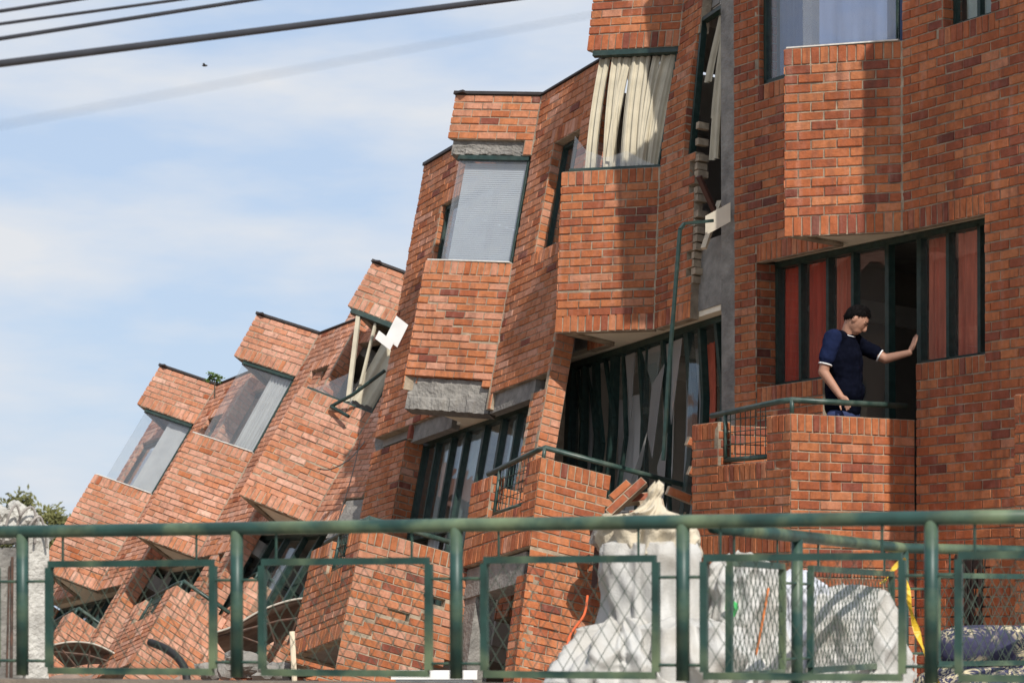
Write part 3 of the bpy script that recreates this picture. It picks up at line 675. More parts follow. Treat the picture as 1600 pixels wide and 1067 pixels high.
# third house: settled and tilted back
def bay_crack(a0, sl_, dep):
    return lambda t, w: (0, -dep, .003, -.004) if w < a0+sl_*t+.05*math.sin(t*21) else (0, 0, 0, 0)
H3 = House(3, 'tilted brick house with a white blind in its bay and bare concrete under it', pose(POSE[3]), .62, 13, (-.3, 25.6, GZ))
f3 = H3.f
jag3 = {i: rj.uniform(-.10, .05) for i in range(120)}
def torn3(t, w): return t > 1.93-.30*max(0, min(1, (5.2-w)/1.2))*(w < 5.2)+jag3[int(w/.0745) % 120]
upper(H3, -1.32, 2.92, ret=True, lj2=2.18, bay_soldier=False, band_soldier=False, lvis=.8, wbot=.9,
      skips={'dispF': bay_crack(3.72, .62, .013), 'bayF': lambda t, w: w < (3.44 if t > .16 else 3.37) or (t > .90 and 4.0 < w < 4.08), 'right': lambda t, w: w < 3.29 and t < .94, 'left': lambda t, w: 3.127 < w < 3.29 and t < 1.0})
H3.panel('parapet', (0, 0), (.075, .07), W2, 5.965, 'soldier')
fittings(H3, -1.32, 2.92, floor=.8, side_r=False)
off = -.055
def edge_band(H, f, w0, w1, d0, name='concrete_beam', m_=CONC, ext=0.):
    xx = Vector((TU, TV)).normalized(); nn = Vector((-xx.y, xx.x)); mb = MB(); a = nn*d0+xx*(.05 if ext else .0); b = Vector((TU, TV))+nn*d0-xx*.05
    n_, k_ = 60, 12; vs_ = []; L_ = (b-a)
    for i in range(n_+1):
        p = a+L_*(i/n_)
        for j in range(k_+1):
            w = w0+(w1-w0)*j/k_; q3 = Vector((i*.16, j*.35, w0*3)); g_ = noise.noise(q3)*.011+noise.noise(q3*2.7)*.007+noise.noise(q3*6)*.004
            if j < 5 and noise.noise(Vector((i*.11, 3.3, w0))) > -.05: g_ += .022      # pale crust still holding on below
            e_ = (noise.noise(q3*1.9+Vector((5, 5, 5)))*.012) if j in (0, k_) else 0
            q = p+nn*(g_-.012); vs_.append(f((q.x, q.y, w+e_)))
        q = p-nn*.2; vs_ += [f((q.x, q.y, w0)), f((q.x, q.y, w1))]
    m1_ = k_+3; fs = []
    for i in range(n_):
        c = i*m1_; l = c+m1_
        fs += [(c+j, l+j, l+j+1, c+j+1) for j in range(k_)]+[(c+k_+1, l+k_+1, l, c), (c+k_, l+k_, l+k_+2, c+k_+2)]
    fs += [tuple(list(range(k_+1))+[k_+2, k_+1]), tuple(n_*m1_+i for i in ([k_+1, k_+2]+list(range(k_, -1, -1))))]
    mb.add(vs_, fs); mb.build(name, m_, H.root)
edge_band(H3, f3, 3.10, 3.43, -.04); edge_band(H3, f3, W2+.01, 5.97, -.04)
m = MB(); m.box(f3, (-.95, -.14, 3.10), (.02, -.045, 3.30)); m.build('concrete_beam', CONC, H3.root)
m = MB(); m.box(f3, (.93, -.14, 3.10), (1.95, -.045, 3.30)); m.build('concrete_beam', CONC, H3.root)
wide_window(H3, [(1, 2, GREYC, 3), (2, 4, GREYC, 4), (5, 6, GREYC, 2), (6, 8, GREYC, 3)], floor=.9, door_open=False)
bw3, A3, T3 = bay_window(H3, lj2=2.18)
sl = MB(); xx = (T3-A3).normalized(); nn = Vector((-xx.y, xx.x))
for i in range(46):
    w = W1+.05+i*(W2-W1-.13)/45; p = A3+xx*.03-nn*.05; q = T3-xx*.05-nn*.05; d0, d1 = nn*.0, nn*-.004
    sl.add([f3((p.x+d0.x, p.y+d0.y, w)), f3((q.x+d0.x, q.y+d0.y, w)), f3((q.x+d1.x, q.y+d1.y, w+.0222)), f3((p.x+d1.x, p.y+d1.y, w+.0222))], [(0, 1, 2, 3)])
sl.build('venetian_blind', WHITEB, bw3)
nw3 = narrow_window(H3)
# its balcony, split by a stepped crack
def dfp3(t, w):
    line = .62+.55*(1.238-t)+.06*math.sin(t*17)
    if w < line: return (-.004, -.028, .0, .0)
    return (0, 0, 0, 0)
balcony(H3, pose(PBAL[3]), wb=.55, fp_bot=.05, notch=(.18, .62, 1.28), skips={'dFp': dfp3, 'Fp': lambda t, w: w < .05+.75*(1-t/1.238)-.1 or (abs(w-(.62+.55*(1.238-t)+.06*math.sin(t*17))) < .045 and noise.noise(Vector((t*6, w*6, 2))) > -.02 and t < 1.1)})
H3.finish()
# concrete scab where the next house tore off
m = MB(); rr = random.Random(8); n_ = 16; vs_ = []
for i in range(n_+1):
    w = 2.9+i*.125; d_ = .05+.09*abs(math.sin(i*1.7))+rr.uniform(0, .05)
    vs_ += [f3((2.86, -.14, w)), f3((2.90+d_, -.06+rr.uniform(-.03, .03), w)), f3((2.90+d_*.7, -.22, w))]
m.add(vs_, [(3*i+a, 3*i+(a+1) % 3, 3*i+3+(a+1) % 3, 3*i+3+a) for i in range(n_) for a in range(3)]+[(0, 2, 1), (3*n_, 3*n_+1, 3*n_+2)]); m.build('torn_concrete', CONC, H3.root)

# three houses fallen far back
def fallen(k, label, tone, seed, base, R, WL, curt, wl_low=1.2, **kw):
    H = House(k, label, pose(POSE[k]), tone, seed, base)  # pale brick tone holds dust, plus haze and strong sun painted in
    upper(H, R, WL, wbot=wl_low, lj2=1.98, lvis=.8, ret=(k > 4), **kw)
    fittings(H, R, WL, floor=1.3, depth=2.2)
    fl = pose(PBAL[k]); balcony(H, fl, wb=.5, fp_bot=.1, far=False)
    return H
H4 = fallen(4, 'fallen-back brick house with a wrecked bay window frame beside the tilted house', .79, 14, (-3.2, 29.0, GZ), -.92, 2.2, None, pier_r=False, skips={'right': lambda t, w: t < .30 and w < 3.45, 'dispF': bay_crack(3.95, -.55, .014)})
f4 = H4.f
fr = MB(); A4 = Vector((0, 0))+nF*-.05; T4 = Vector((TU, TV))-Vector((.03, .075))
fbar(fr, f4, (A4.x, A4.y, W2-.03), (T4.x, T4.y, W2-.03), .06, .07); fbar(fr, f4, (A4.x, A4.y, W1+.012), (T4.x, T4.y, W1+.012), .025, .05)
fbar(fr, f4, (A4.x+.015, A4.y+.012, W1), (A4.x+.015, A4.y+.012, W2-.01), .025, .03)
bw4 = fr.build('bay_window', GREEN, H4.root)
m = MB(); m.bar(f4((.60, .50, W2-.06)), f4((.30, .20, W1+.04)), .05, .05); m.bar(f4((.45, .33, W2-.05)), f4((.28, .18, W1+.3)), .03, .03); m.build('blind_strip', CREAM, bw4)
curtain(f4, bw4, (.02, -.12), (.36, .18), W1+.1, W2-.06, CREAM, 3, .03, seed=2)
pane(f4, bw4, [(A4.x+.22, A4.y+.20, W1+.03), (T4.x-.05, T4.y-.05, W1+.03), (T4.x-.30, T4.y-.28, W1+.42)], GLASSC, name='broken_pane')
pane(f4, bw4, [(TU-.02, TV-.09, W1+.03), (NU-.05, 0, W1+.03), (NU-.05, 0, W1+.5)], GLASSC, name='broken_pane')
fbd = lambda l: Vector((-1.42+l[0]*.80+l[2]*.42, 27.3+l[1], 2.98-l[0]*.62+l[2]*.85))
for lo_, hi_ in (((-.05, 0, 0), (.15, .02, .10)), ((.04, .06, .08), (.20, .08, .36))):
    m = MB(); m.box(fbd, lo_, hi_); m.build('white_board', WHITE, bw4)
m = MB(); m.box(f4, (-1.2, -.10, 2.92), (-.58, -.015, 3.42)); m.build('torn_concrete', CONC, H4.root)
m = MB(); P4 = [f4(p) for p in ((.30, .36, W1-.13), (.05, .30, W1+.05), (-.25, .22, W1+.42))]
m.tube(P4, .022, 8); m.tube([f4((.30, .36, W1-.13)), f4((.02, .22, W1-.20))], .022, 8); m.build('dangling_frame', GREEN, bw4)
wide_window(H4, [], floor=1.4, door_open=True, skip_panes=(2, 5)); H4.finish()
H5 = fallen(5, 'fallen-back brick house with a pleated grey blind in its bay, middle of three', .79, 15, (-4.6, 31.2, GZ), -1.3, 2.2, None, skips={'dispF': bay_crack(4.30, -.35, .010)})
f5 = H5.f; bw5, A5, T5 = bay_window(H5)
md = A5+(T5-A5)*.52; curtain(f5, bw5, (A5.x+.04, A5.y-.08), (md.x+.03, md.y-.08), W1+.03, W2-.05, GREYC, 9, .018, seed=2)
narrow_window(H5); wide_window(H5, [(5, 6, BLUEC, 2)], floor=1.4, skip_panes=(2,)); H5.finish()
H6 = fallen(6, 'farthest fallen-back brick house at left with a plain grey sheet in its bay', .79, 16, (-6.0, 33.6, GZ), -1.3, 2.2, None, skips={'dispF': bay_crack(3.7, .5, .012)})
f6 = H6.f; bw6, A6, T6 = bay_window(H6)
md = A6+(T6-A6)*.56; curtain(f6, bw6, (A6.x+.04, A6.y-.08), (md.x+.03, md.y-.08), W1+.03, W2-.05, GREYC, 2, .008, seed=3)
narrow_window(H6); wide_window(H6, [], floor=1.4, skip_panes=(1, 2)); H6.finish()

# ------------------------------------------------------------------ rubble and ground under the wreck
def heightfield(name, m_, x0, x1, y0, y1, nx, ny, fn, kind):
    mb = MB(); vs_ = []
    for j in range(ny+1):
        for i in range(nx+1):
            x, y = x0+(x1-x0)*i/nx, y0+(y1-y0)*j/ny; vs_.append((x, y, fn(x, y)))
    mb.add(vs_, [(j*(nx+1)+i, j*(nx+1)+i+1, (j+1)*(nx+1)+i+1, (j+1)*(nx+1)+i) for j in range(ny) for i in range(nx)])
    o = mb.build(name, m_, None, smooth=True, origin=((x0+x1)/2, (y0+y1)/2, GZ)); o['kind'] = kind; return o
def bump_h(x, y, s_, a): return a*(noise.noise(Vector((x*s_, y*s_, 3.1)))+.5*noise.noise(Vector((x*s_*2.3, y*s_*2.3, 7.7))))
RUBBLE = mat('rubble_dust', (.30, .22, .17), .97, .35, 6, .8, 20, dark=(.17, .13, .11), dscale=3, damt=.7)
def rub(x, y):
    e = min(1, max(0, (x+9)/1.5))*min(1, max(0, (1.6-x)/1.2))*min(1, max(0, (y-21.2)/1.2))*min(1, max(0, (38-y)/2))
    hp = sum(h_*math.exp(-((x-cx)**2+(y-cy)**2)/r_**2) for cx, cy, r_, h_ in ((-2.55, 25.3, .8, .52), (-1.2, 23.6, .9, .35), (-3.5, 26.6, .7, .4), (.3, 22.4, .8, .4)))
    return GZ-.02+e*(hp+.72+bump_h(x, y, 1.3, .22)+bump_h(x, y, 5, .06)+.04*max(0, y-25))
heightfield('rubble_heap', RUBBLE, -9, 1.6, 21.2, 38, 110, 170, rub, 'stuff')
def mnd(x, y):
    e = min(1, max(0, (x+.9)/.7))*min(1, max(0, (3.9-x)/.6))*min(1, max(0, (y-10.9)/.6))*min(1, max(0, (16.2-y)/1.2))
    return GZ-.02+e*(1.25+bump_h(x, y, 2, .05))
heightfield('ground_mound', GROUND, -.9, 3.9, 10.9, 16.2, 50, 60, mnd, 'structure')

rr = random.Random(77)
def rock(rad, seed, sub=2, rough=.35):
    bm = bmesh.new(); bmesh.ops.create_icosphere(bm, subdivisions=sub, radius=1)
    o = Vector((seed*3.7, seed*1.3, 0)); mb = MB()
    for v in bm.verts:
        n1 = noise.noise(v.co*1.3+o); n2 = noise.noise(v.co*3.4+o); v.co = Vector((v.co.x*rad[0], v.co.y*rad[1], v.co.z*rad[2]))*(1+rough*n1+rough*.5*n2)
    mb.add([v.co.copy() for v in bm.verts], [[v.index for v in f.verts] for f in bm.faces]); bm.free(); return mb
def place(mb, loc, rot=(0, 0, 0)):
    R = Matrix.Rotation(rot[2], 4, 'Z') @ Matrix.Rotation(rot[1], 4, 'Y') @ Matrix.Rotation(rot[0], 4, 'X')
    mb.v = [tuple(Vector(loc)+R @ Vector(v)) for v in mb.v]; return mb
for i, (x, y, z, r, lab) in enumerate(((-2.62, 25.0, -.44, .17, 'rounded grey concrete lump under the bent canopy'), (-2.28, 24.6, -.52, .15, 'flat grey concrete lump right of the rounded one, by the wooden stick'),
                                       (-2.95, 25.4, -.50, .13, 'small dark concrete lump left of the rounded one'))):
    mb = rock((r*1.3, r, r*.8), i+3, 3, .55); mb = place(mb, (x, y, z)); mb.v += []; tag(mb.build('concrete_lump', CONC, None), lab, 'rubble', 'concrete lumps below the canopy')

def wall_chunk(label, mw, cols, rows, tone, seed):
    """a slab of brickwork broken loose: mortar core with its bricks"""
    R = random.Random(seed); t = thing('wall_fragment', label, 'rubble', mw.translation); cm = MB(); bl = []
    for r in range(rows):
        a = R.randrange(0, 2); b = cols-R.randrange(0, 2); o = (.105 if r % 2 else 0)
        cm.add([mw @ Vector((a*.21+o+x*((b-a)*.21), r*.074+y*.0738, z)) for z in (-.1, -.01) for y in (0, 1) for x in (0, 1)],
               [(0, 2, 3, 1), (4, 5, 7, 6), (0, 1, 5, 4), (2, 6, 7, 3), (0, 4, 6, 2), (1, 3, 7, 5)])
        for c in range(a, b): bl.append((c*.21+o+.105, r*.074+.037))
    core = cm.build('mortar_core', MORTAR, t)
    for x, y in bl:
        link('brick', BMESH[round(tone_pick(R, tone)*(NT-1))], core, mw @ Matrix.Translation((x, y, R.gauss(0, .004))) @ Matrix.Diagonal((.199, .063, .1, 1)))
rlb = random.Random(12); lb = MB()
for i in range(110):                         # broken bricks strewn over the heaps
    cx, cy, r_ = rlb.choice(((-2.55, 25.0, .7), (-2.3, 24.7, .6), (-1.2, 23.4, .7), (-3.5, 26.4, .6), (.25, 22.1, .5), (-2.6, 25.2, .5)))
    x, y = rlb.gauss(cx, r_*.6), rlb.gauss(cy, r_*.5); z = rub(x, y)+.03
    R_ = Matrix.Translation((x, y, z)) @ Matrix.Rotation(rlb.uniform(0, 6.3), 4, 'Z') @ Matrix.Rotation(rlb.uniform(-.7, .7)+1.57*rlb.randrange(2), 4, 'X') @ Matrix.Rotation(rlb.uniform(-.6, .6), 4, 'Y') @ Matrix.Diagonal((rlb.uniform(.08, .2), .063, .1, 1))
    tv, tf = TEMPL[i % 16]; lb.add([R_ @ Vector(v) for v in tv], tf+[(8, 11, 10, 9)], tone_pick(rlb, .6))
lb.build('brick_rubble', BRICK, None)['kind'] = 'stuff'
def frame_mw(o, ex, ez):
    ex = Vector(ex).normalized(); ez = Vector(ez); ez = (ez-ex*ez.dot(ex)).normalized(); ey = ez.cross(ex)
    return Matrix(((ex.x, ey.x, ez.x, o[0]), (ex.y, ey.y, ez.y, o[1]), (ex.z, ey.z, ez.z, o[2]), (0, 0, 0, 1)))
wall_chunk('slab of brickwork leaning against the balcony of the upright house', frame_mw((1.18, 21.3, .78), (.90, .15, -.36), (-.1, -1, .05)), 2, 11, .46, 1)
wall_chunk('broken brick lump tipped up to the right on the cracked balcony', frame_mw((.84, 21.75, .90), (.72, .1, .66), (-.15, -.95, .3)), 2, 2, .36, 2)
wall_chunk('dark brick lump wedged beside the leaning slab of brickwork', frame_mw((1.02, 21.85, .88), (.9, .2, .12), (-.1, -.9, .3)), 1, 3, .25, 3)
tag(place(rock((.30, .22, .22), 51, 3, .35), (1.02, 22.1, .74)).build('concrete_lump', CONC, None), 'concrete lump under the broken bricks on the cracked balcony', 'rubble')
# fallen brickwork at the lower left
wall_chunk('pinkish fallen wall slab at the far left beyond the broken column', frame_mw((-7.45, 32.2, -1.0), (.86, -.35, .36), (-.35, -.85, .35)), 6, 9, .7, 4)
wall_chunk('small slab of fallen brickwork under the near canopy', frame_mw((-2.55, 26.6, -.75), (.9, -.3, -.25), (.2, -.85, .45)), 5, 7, .5, 6)

# ------------------------------------------------------------------ loose wreckage
def strip_tube(name, label, cat, pts, r, m_, smooth=True, n=10):
    mb = MB(); mb.tube(pts, r, n); return tag(mb.build(name, m_, None, smooth), label, cat)
def smooth_path(pts, k=6):
    pts = [Vector(p) for p in pts]; out = []
    for i in range(len(pts)-1):
        p0, p1, p2, p3 = pts[max(i-1, 0)], pts[i], pts[i+1], pts[min(i+2, len(pts)-1)]
        for j in range(k):
            t = j/k; out.append(.5*((2*p1)+(p2-p0)*t+(2*p0-5*p1+4*p2-p3)*t*t+(3*p1-p0-3*p2+p3)*t**3))
    return out+[pts[-1]]
mb = MB(); pp = [(1.76, 22.4, 3.50), (1.50, 22.3, 3.46), (1.46, 22.25, 3.40), (1.40, 22.15, 2.7), (1.36, 22.1, 2.25), (1.30, 22.0, 1.38)]
for p, q in zip(pp, pp[1:]): mb.bar(p, q, .028, .026)
tag(mb.build('bent_window_bar', GREEN, None), 'long bent dark green bar hanging beside the buckled window', 'metal bar')
mb = MB(); mb.box(lambda l: Vector((1.76+l[0], 22.5+l[1], 3.42+l[2]+.55*l[0])), (-.06, 0, 0), (.16, .02, .17))
tag(mb.build('cream_board', PLASTER, None), 'cream board tipped out of the torn opening beside the concrete column', 'board')
for i, (a, b) in enumerate((((1.70, 22.7, 3.3), (1.86, 22.9, 3.75)), ((1.66, 22.75, 3.95), (1.84, 22.9, 3.6)))):
    mb = MB(); mb.bar(a, b, .05, .03); tag(mb.build('splintered_board', BROWN if i else WOOD, None), ['pale splintered board slanting inside the torn opening', 'dark board slanting inside the torn opening'][i], 'board')
mb = MB(); mb.bar((.755, 22.35, .77), (.715, 22.35, .29), .05, .05); mb.bar((.70, 22.3, .775), (.80, 22.42, .80), .06, .06)
tag(mb.build('steel_tube', BROWN, None), 'brown square steel tube hanging in front of the cracked brickwork', 'steel tube')
mb = MB(); mb.tube(smooth_path([(.655, 22.2, .22), (.62, 22.1, .05), (.50, 22.0, -.12), (.46, 21.9, -.32), (.47, 21.9, -.5)]), .012, 8)
tag(mb.build('orange_strap', mat('orange_webbing', (.62, .12, .04), .8, .15), None, True), 'orange strap hanging down the cracked brickwork', 'strap')
strip_tube('bent_pipe', 'dark bent pipe sticking up behind the fence at left', 'pipe', smooth_path([(-1.88, 13.3, -.11), (-1.79, 13.2, -.14), (-1.70, 13.1, -.20), (-1.65, 13.0, -.30), (-1.62, 12.9, -.6), (-1.62, 12.9, -1.76)]), .021, mat('charred_pipe', (.018, .017, .016), .6, .3))
strip_tube('wooden_stick', 'pale round wooden stick standing upright in the rubble', 'stick', [(-1.735, 20.2, -.08), (-1.71, 20.2, -.6), (-1.70, 20.2, -1.76)], .022, WOOD)
mb = MB(); mb.box(lambda l: Vector(l), (-1.04, 22.0, -.50), (-.30, 22.5, -.43)); tp = mb
o_ = tag(tp.build('white_tank_lid', WHITE, None), 'flat white lid lying in the rubble below the third house', 'lid')
mb = MB(); mb.box(lambda l: Vector(l), (-1.0, 22.03, -1.2), (-.34, 22.47, -.503)); tag(mb.build('tank', mat('pale_blue_plastic', (.45, .50, .55), .5, .1), None), 'pale plastic tank under the white lid', 'tank')
for pts, r, lab in (([(-1.62, 28.2, 1.98), (-1.78, 28.1, 1.78), (-1.98, 28.0, 1.66), (-2.12, 27.9, 1.66)], .007, 'thin dark cable curling over the fallen brick bay'),
                    ([(-1.66, 28.0, 1.98), (-1.74, 27.9, 1.6), (-1.86, 27.7, 1.15), (-1.93, 27.6, .9)], .006, 'thin straight cable hanging down beside the torn concrete')):
    strip_tube('loose_cable', lab, 'cable', smooth_path(pts), r, CAP, n=6)

def canopy(label, pts, y0, y1, drop, shift, ribs):
    t = thing('bent_canopy', label, 'canopy', (pts[0][0], y0, pts[0][1]-.2)); pts = [Vector((p[0], 0, p[1])) for p in pts]; P = smooth_path(pts, 5); n = len(P)
    mb = MB(); vs_ = []
    for th in (0, -.018):
        for p in P: vs_.append((p.x, y0, p.z+th))
        for p in P: vs_.append((p.x+shift, y1, p.z+th-drop))
    fs = []
    for i in range(n-1): fs += [(i, i+1, n+i+1, n+i), (2*n+i+1, 2*n+i, 3*n+i, 3*n+i+1), (i+1, i, 2*n+i, 2*n+i+1), (n+i, n+i+1, 3*n+i+1, 3*n+i)]
    fs += [(0, n, 3*n, 2*n), (n-1, 3*n-1, 4*n-1, 2*n-1)]
    mb.add(vs_, fs); mb.build('canopy_sheet', mat('brown_canopy_sheet', (.13, .085, .06), .6, .3, 4, dark=(.3, .26, .22), dscale=3), t, True)
    mb = MB(); mb.tube([(p.x, y0-.01, p.z+.004) for p in P], .013, 6); mb.build('edge_trim', mat('pale_canopy_trim', (.45, .41, .34), .5, .2), t, True)
    for k in range(ribs):
        mb = MB(); i0 = int(n*(.15+.7*k/max(1, ribs-1))); p = P[i0]; base = (P[0]+P[-1])/2
        mb.tube([(p.x, y0+.05, p.z-.03), (base.x+(p.x-base.x)*.3, y0+.1, min(P[0].z, P[-1].z)-.12)], .012, 6); mb.build('rib', STEEL, t)
    mb = MB(); mb.tube([(P[0].x, y0+.06, P[0].z-.05), ((P[0].x+P[-1].x)/2, y0+.08, (P[0].z+P[-1].z)/2-.02), (P[-1].x, y0+.06, P[-1].z-.08)], .016, 6); mb.build('tie_bar', STEEL, t)
canopy('bent brown entrance canopy with a pale edge between the fallen house and third house', [(-3.12, -.13), (-2.9, -.06), (-2.62, .10), (-2.35, .20), (-2.12, .235), (-1.88, .22), (-1.72, .18)], 26.6, 27.5, .28, .1, 4)
canopy('smaller bent canopy at the foot of the farthest fallen house', [(-5.45, -.30), (-5.2, -.25), (-4.95, -.26), (-4.75, -.33), (-4.55, -.45)], 30.0, 30.8, .25, .1, 3)

# broken concrete column with bare rebar
t = thing('broken_column', 'broken pale concrete column with twisted rebar at the left edge', 'column', (-2.68, 14.0, GZ))
a = math.radians(31); ca, sa = math.cos(a), math.sin(a); fc = lambda l: Vector((-2.655+l[0]*ca-l[1]*sa+.012*l[2], 14.0+l[0]*sa+l[1]*ca, l[2]))
mb = MB(); n_ = 22; vs_ = []
rc = random.Random(2)
for i in range(n_+1):
    z = GZ+(2.28)*i/n_; w = .125+(.06*max(0, (-.15-z))+rc.uniform(-.008, .012) if z < .1 else rc.uniform(-.004, .004))
    vs_ += [fc((0, 0, z)), fc((w, 0, z)), fc((w+rc.uniform(-.01, .01), .2, z)), fc((0, .2, z))]
mb.add(vs_, [(4*i+k, 4*i+(k+1) % 4, 4*i+4+(k+1) % 4, 4*i+4+k) for i in range(n_) for k in range(4)]+[(3, 2, 1, 0), (4*n_, 4*n_+1, 4*n_+2, 4*n_+3)]); mb.build('shaft', CONC_PALE, t)
mb = MB(); mb.box(fc, (-.16, .02, GZ), (-.01, .22, .40)); mb.build('shaft', CONC, t)
mb = MB(); mb.bar(fc((-.075, .0, GZ)), fc((-.085, .0, .35)), .012); mb.bar(fc((-.12, .005, GZ)), fc((-.10, .005, .30)), .008); mb.build('rebar', STEEL, t)
for i, (x, z, r) in enumerate(((-.10, .50, .10), (.0, .55, .09), (.09, .47, .075), (-.03, .60, .065), (-.16, .56, .09), (.05, .42, .07))):
    place(rock((r, r, r*.85), i+11, 3, .5), fc((x, .08, z))).build('concrete_crust', CONC_PALE, t)
for k, pts in enumerate(([(-.07, .03, .45), (-.05, -.04, .58), (.0, -.06, .62), (.03, -.05, .55), (.03, -.03, .42)], [(-.03, -.02, .40), (-.01, -.06, .52), (.04, -.07, .57), (.08, -.05, .50), (.10, -.03, .40)], [(-.14, 0, .42), (-.13, -.05, .56), (-.09, -.06, .63), (-.06, -.05, .57)])):
    mb = MB(); mb.tube(smooth_path([fc(p) for p in pts]), .007, 7); mb.build('rebar', mat('dusty_rebar', (.33, .30, .27), .85, .3, 20), t, True)

# ------------------------------------------------------------------ green fence in front
CONCK = mat('kerb_concrete', (.20, .165, .13), .95, .2, 5, .4, 40)
def fence(label, path, posts, panels, rail_z=.3726, ft=.236, fbm=-.205, base=-.225, pr=.026, gl=None):
    """pipe rail on posts with framed diamond-mesh panels; path: plan polyline; posts, panels given as plan points"""
    t = thing('mesh_fence', label, 'fence', (path[0][0], path[0][1], base))
    mb = MB(); mb.tube([(p[0], p[1], rail_z) for p in path], .027, 14); mb.build('top_rail', FENCEG, t, True)
    for p in posts:
        mb = MB(); mb.tube([(p[0], p[1], base), (p[0], p[1], rail_z-.01)], pr, 12); mb.build('post', FENCEG, t, True)
    for a, b, pa, pb in panels:
        a, b = Vector((*a, 0)), Vector((*b, 0)); L = (b-a).length; x = (b-a)/L
        mb = MB(); z1, z0 = ft, fbm; w = .027
        for p, q in (((a, z1), (b, z1)), ((a, z0), (b, z0))): mb.bar(p[0]+Vector((0, 0, p[1])), q[0]+Vector((0, 0, q[1])), w, w)
        for e in (a, b): mb.bar(e+Vector((0, 0, z0+w/2)), e+Vector((0, 0, z1-w/2)), w, w, up=x)
        fr_ = mb.build('panel_frame', FENCEG, t)
        for k in (.085, .90):
            rods = MB(); rods.tube([a+x*(L*k)+Vector((0, 0, z1)), a+x*(L*k)+Vector((0, 0, rail_z))], .0055, 6); rods.build('tie_rod', FENCEG, fr_)
        for z in (.165, -.165):
            for g_, e_ in ((pa, a), (pb, b)):
                if g_: rods = MB(); rods.tube([Vector((*g_, z)), e_+Vector((0, 0, z))], .007, 6); rods.build('tie_rod', FENCEG, fr_)
        wm = MB(); px_, pz_ = .062, .098; sl_ = pz_/px_; H_ = z1-z0
        for sg in (1, -1):
            k = -int(H_/sl_/px_)-2
            while k*px_ < L+H_/sl_:
                s0 = k*px_; pts = []
                # line s = s0 + (z-z0)/sl_ (sg=1) or s = s0 + (z1-z)/sl_
                lo, hi = max(0, -s0), min(H_/sl_, L-s0)
                if hi-lo > .01:
                    za, zb = lo*sl_, hi*sl_
                    if sg < 0: za, zb = H_-za, H_-zb
                    o = Vector((-x.y, x.x, 0))*(.0025*sg)
                    A_, B_ = a+x*(s0+lo)+Vector((0, 0, z0+za))+o, a+x*(s0+hi)+Vector((0, 0, z0+zb))+o
                    wm.bar(A_, B_, .0026, .0022)
                k += 1
        wm.build('diamond_mesh', FENCEW, fr_)['kind'] = 'stuff'
    return t
PL, PR = Vector((-2.321, 10.79)), Vector((1.955, 9.093)); fe = (PR-PL).normalized()
def onf(px):                                 # distance along the fence line for a sight-line slope
    r = (px-800)/4000; k = (r*PL.y-PL.x)/(fe.x-r*fe.y); p = PL+fe*k; return (p.x, p.y)
pst = [onf(p) for p in (35, 370, 713, 1067, 1455)]; ext0, ext1 = onf(-330), onf(1850)
pan = [(onf(-260), onf(-6), None, pst[0]), (onf(77), onf(333), pst[0], pst[1]), (onf(410), onf(670), pst[1], pst[2]), (onf(757), onf(1025), pst[2], pst[3]), (onf(1100), onf(1410), pst[3], pst[4]), (onf(1498), onf(1800), pst[4], None)]
fence('long green pipe fence with diamond mesh panels across the front', [ext0, pst[0], pst[2], pst[4], ext1], pst+[ext0, ext1], pan)
mb = MB(); q = Vector((-fe.y, fe.x)); e0, e1 = Vector(ext0), Vector(ext1)
mb.prism(lambda l: Vector(l), [tuple(e0-q*.12), tuple(e1-q*.12), tuple(e1+q*.12), tuple(e0+q*.12)], GZ-.01, -.240); k_ = mb.build('fence_plinth', CONCK, None); tag(k_, 'low concrete plinth under the long green fence', 'plinth')
P1, P2, P3 = (.80, 10.16), (2.0, 13.07), (4.4, 14.7)
def on2(Y): return (.85+.412*(Y-10.28), Y)
def on3(k): return (2.0+(2.4)*k, 13.07+1.63*k)
fence('second green mesh fence running back from the long fence and turning right', [P1, on2(11.26), P2, P3], [on2(11.26), P2, on3(.5), P3], [(on2(10.35), on2(11.05), None, on2(11.26)), (on2(11.46), on2(12.84), on2(11.26), P2), (on3(.08), on3(.44), P2, on3(.5)), (on3(.55), on3(.95), on3(.5), P3)], base=-.45, fbm=-.22)
# warning tape
TAPE = mat('yellow_tape', (.72, .46, .03), .45, .15, 6)
mb = MB()
def ribbon(mb, pts, w, m_):
    P = smooth_path(pts, 5); vs_ = []
    for i, p in enumerate(P):
        an = 1.25*math.sin(i*.55); wv = Vector((math.cos(an)*w, math.sin(an)*w*.6, .1*w)); vs_ += [p-wv/2, p+wv/2]
    k = len(P); th = [v+Vector((0, .002, 0)) for v in vs_]
    mb.add(vs_+th, [(2*i, 2*i+1, 2*i+3, 2*i+2) for i in range(k-1)]+[(2*k+2*i+2, 2*k+2*i+3, 2*k+2*i+1, 2*k+2*i) for i in range(k-1)])
ribbon(mb, [(1.86, 12.86, .19), (1.93, 12.95, .26), (1.985, 13.02, .32), (2.0, 13.03, .22), (2.03, 13.02, .05), (2.08, 13.0, -.12), (2.13, 13.0, -.22), (2.2, 13.0, -.42)], .036, TAPE)
tag(mb.build('warning_tape', TAPE, None), 'yellow warning tape hanging from the second fence corner', 'tape')

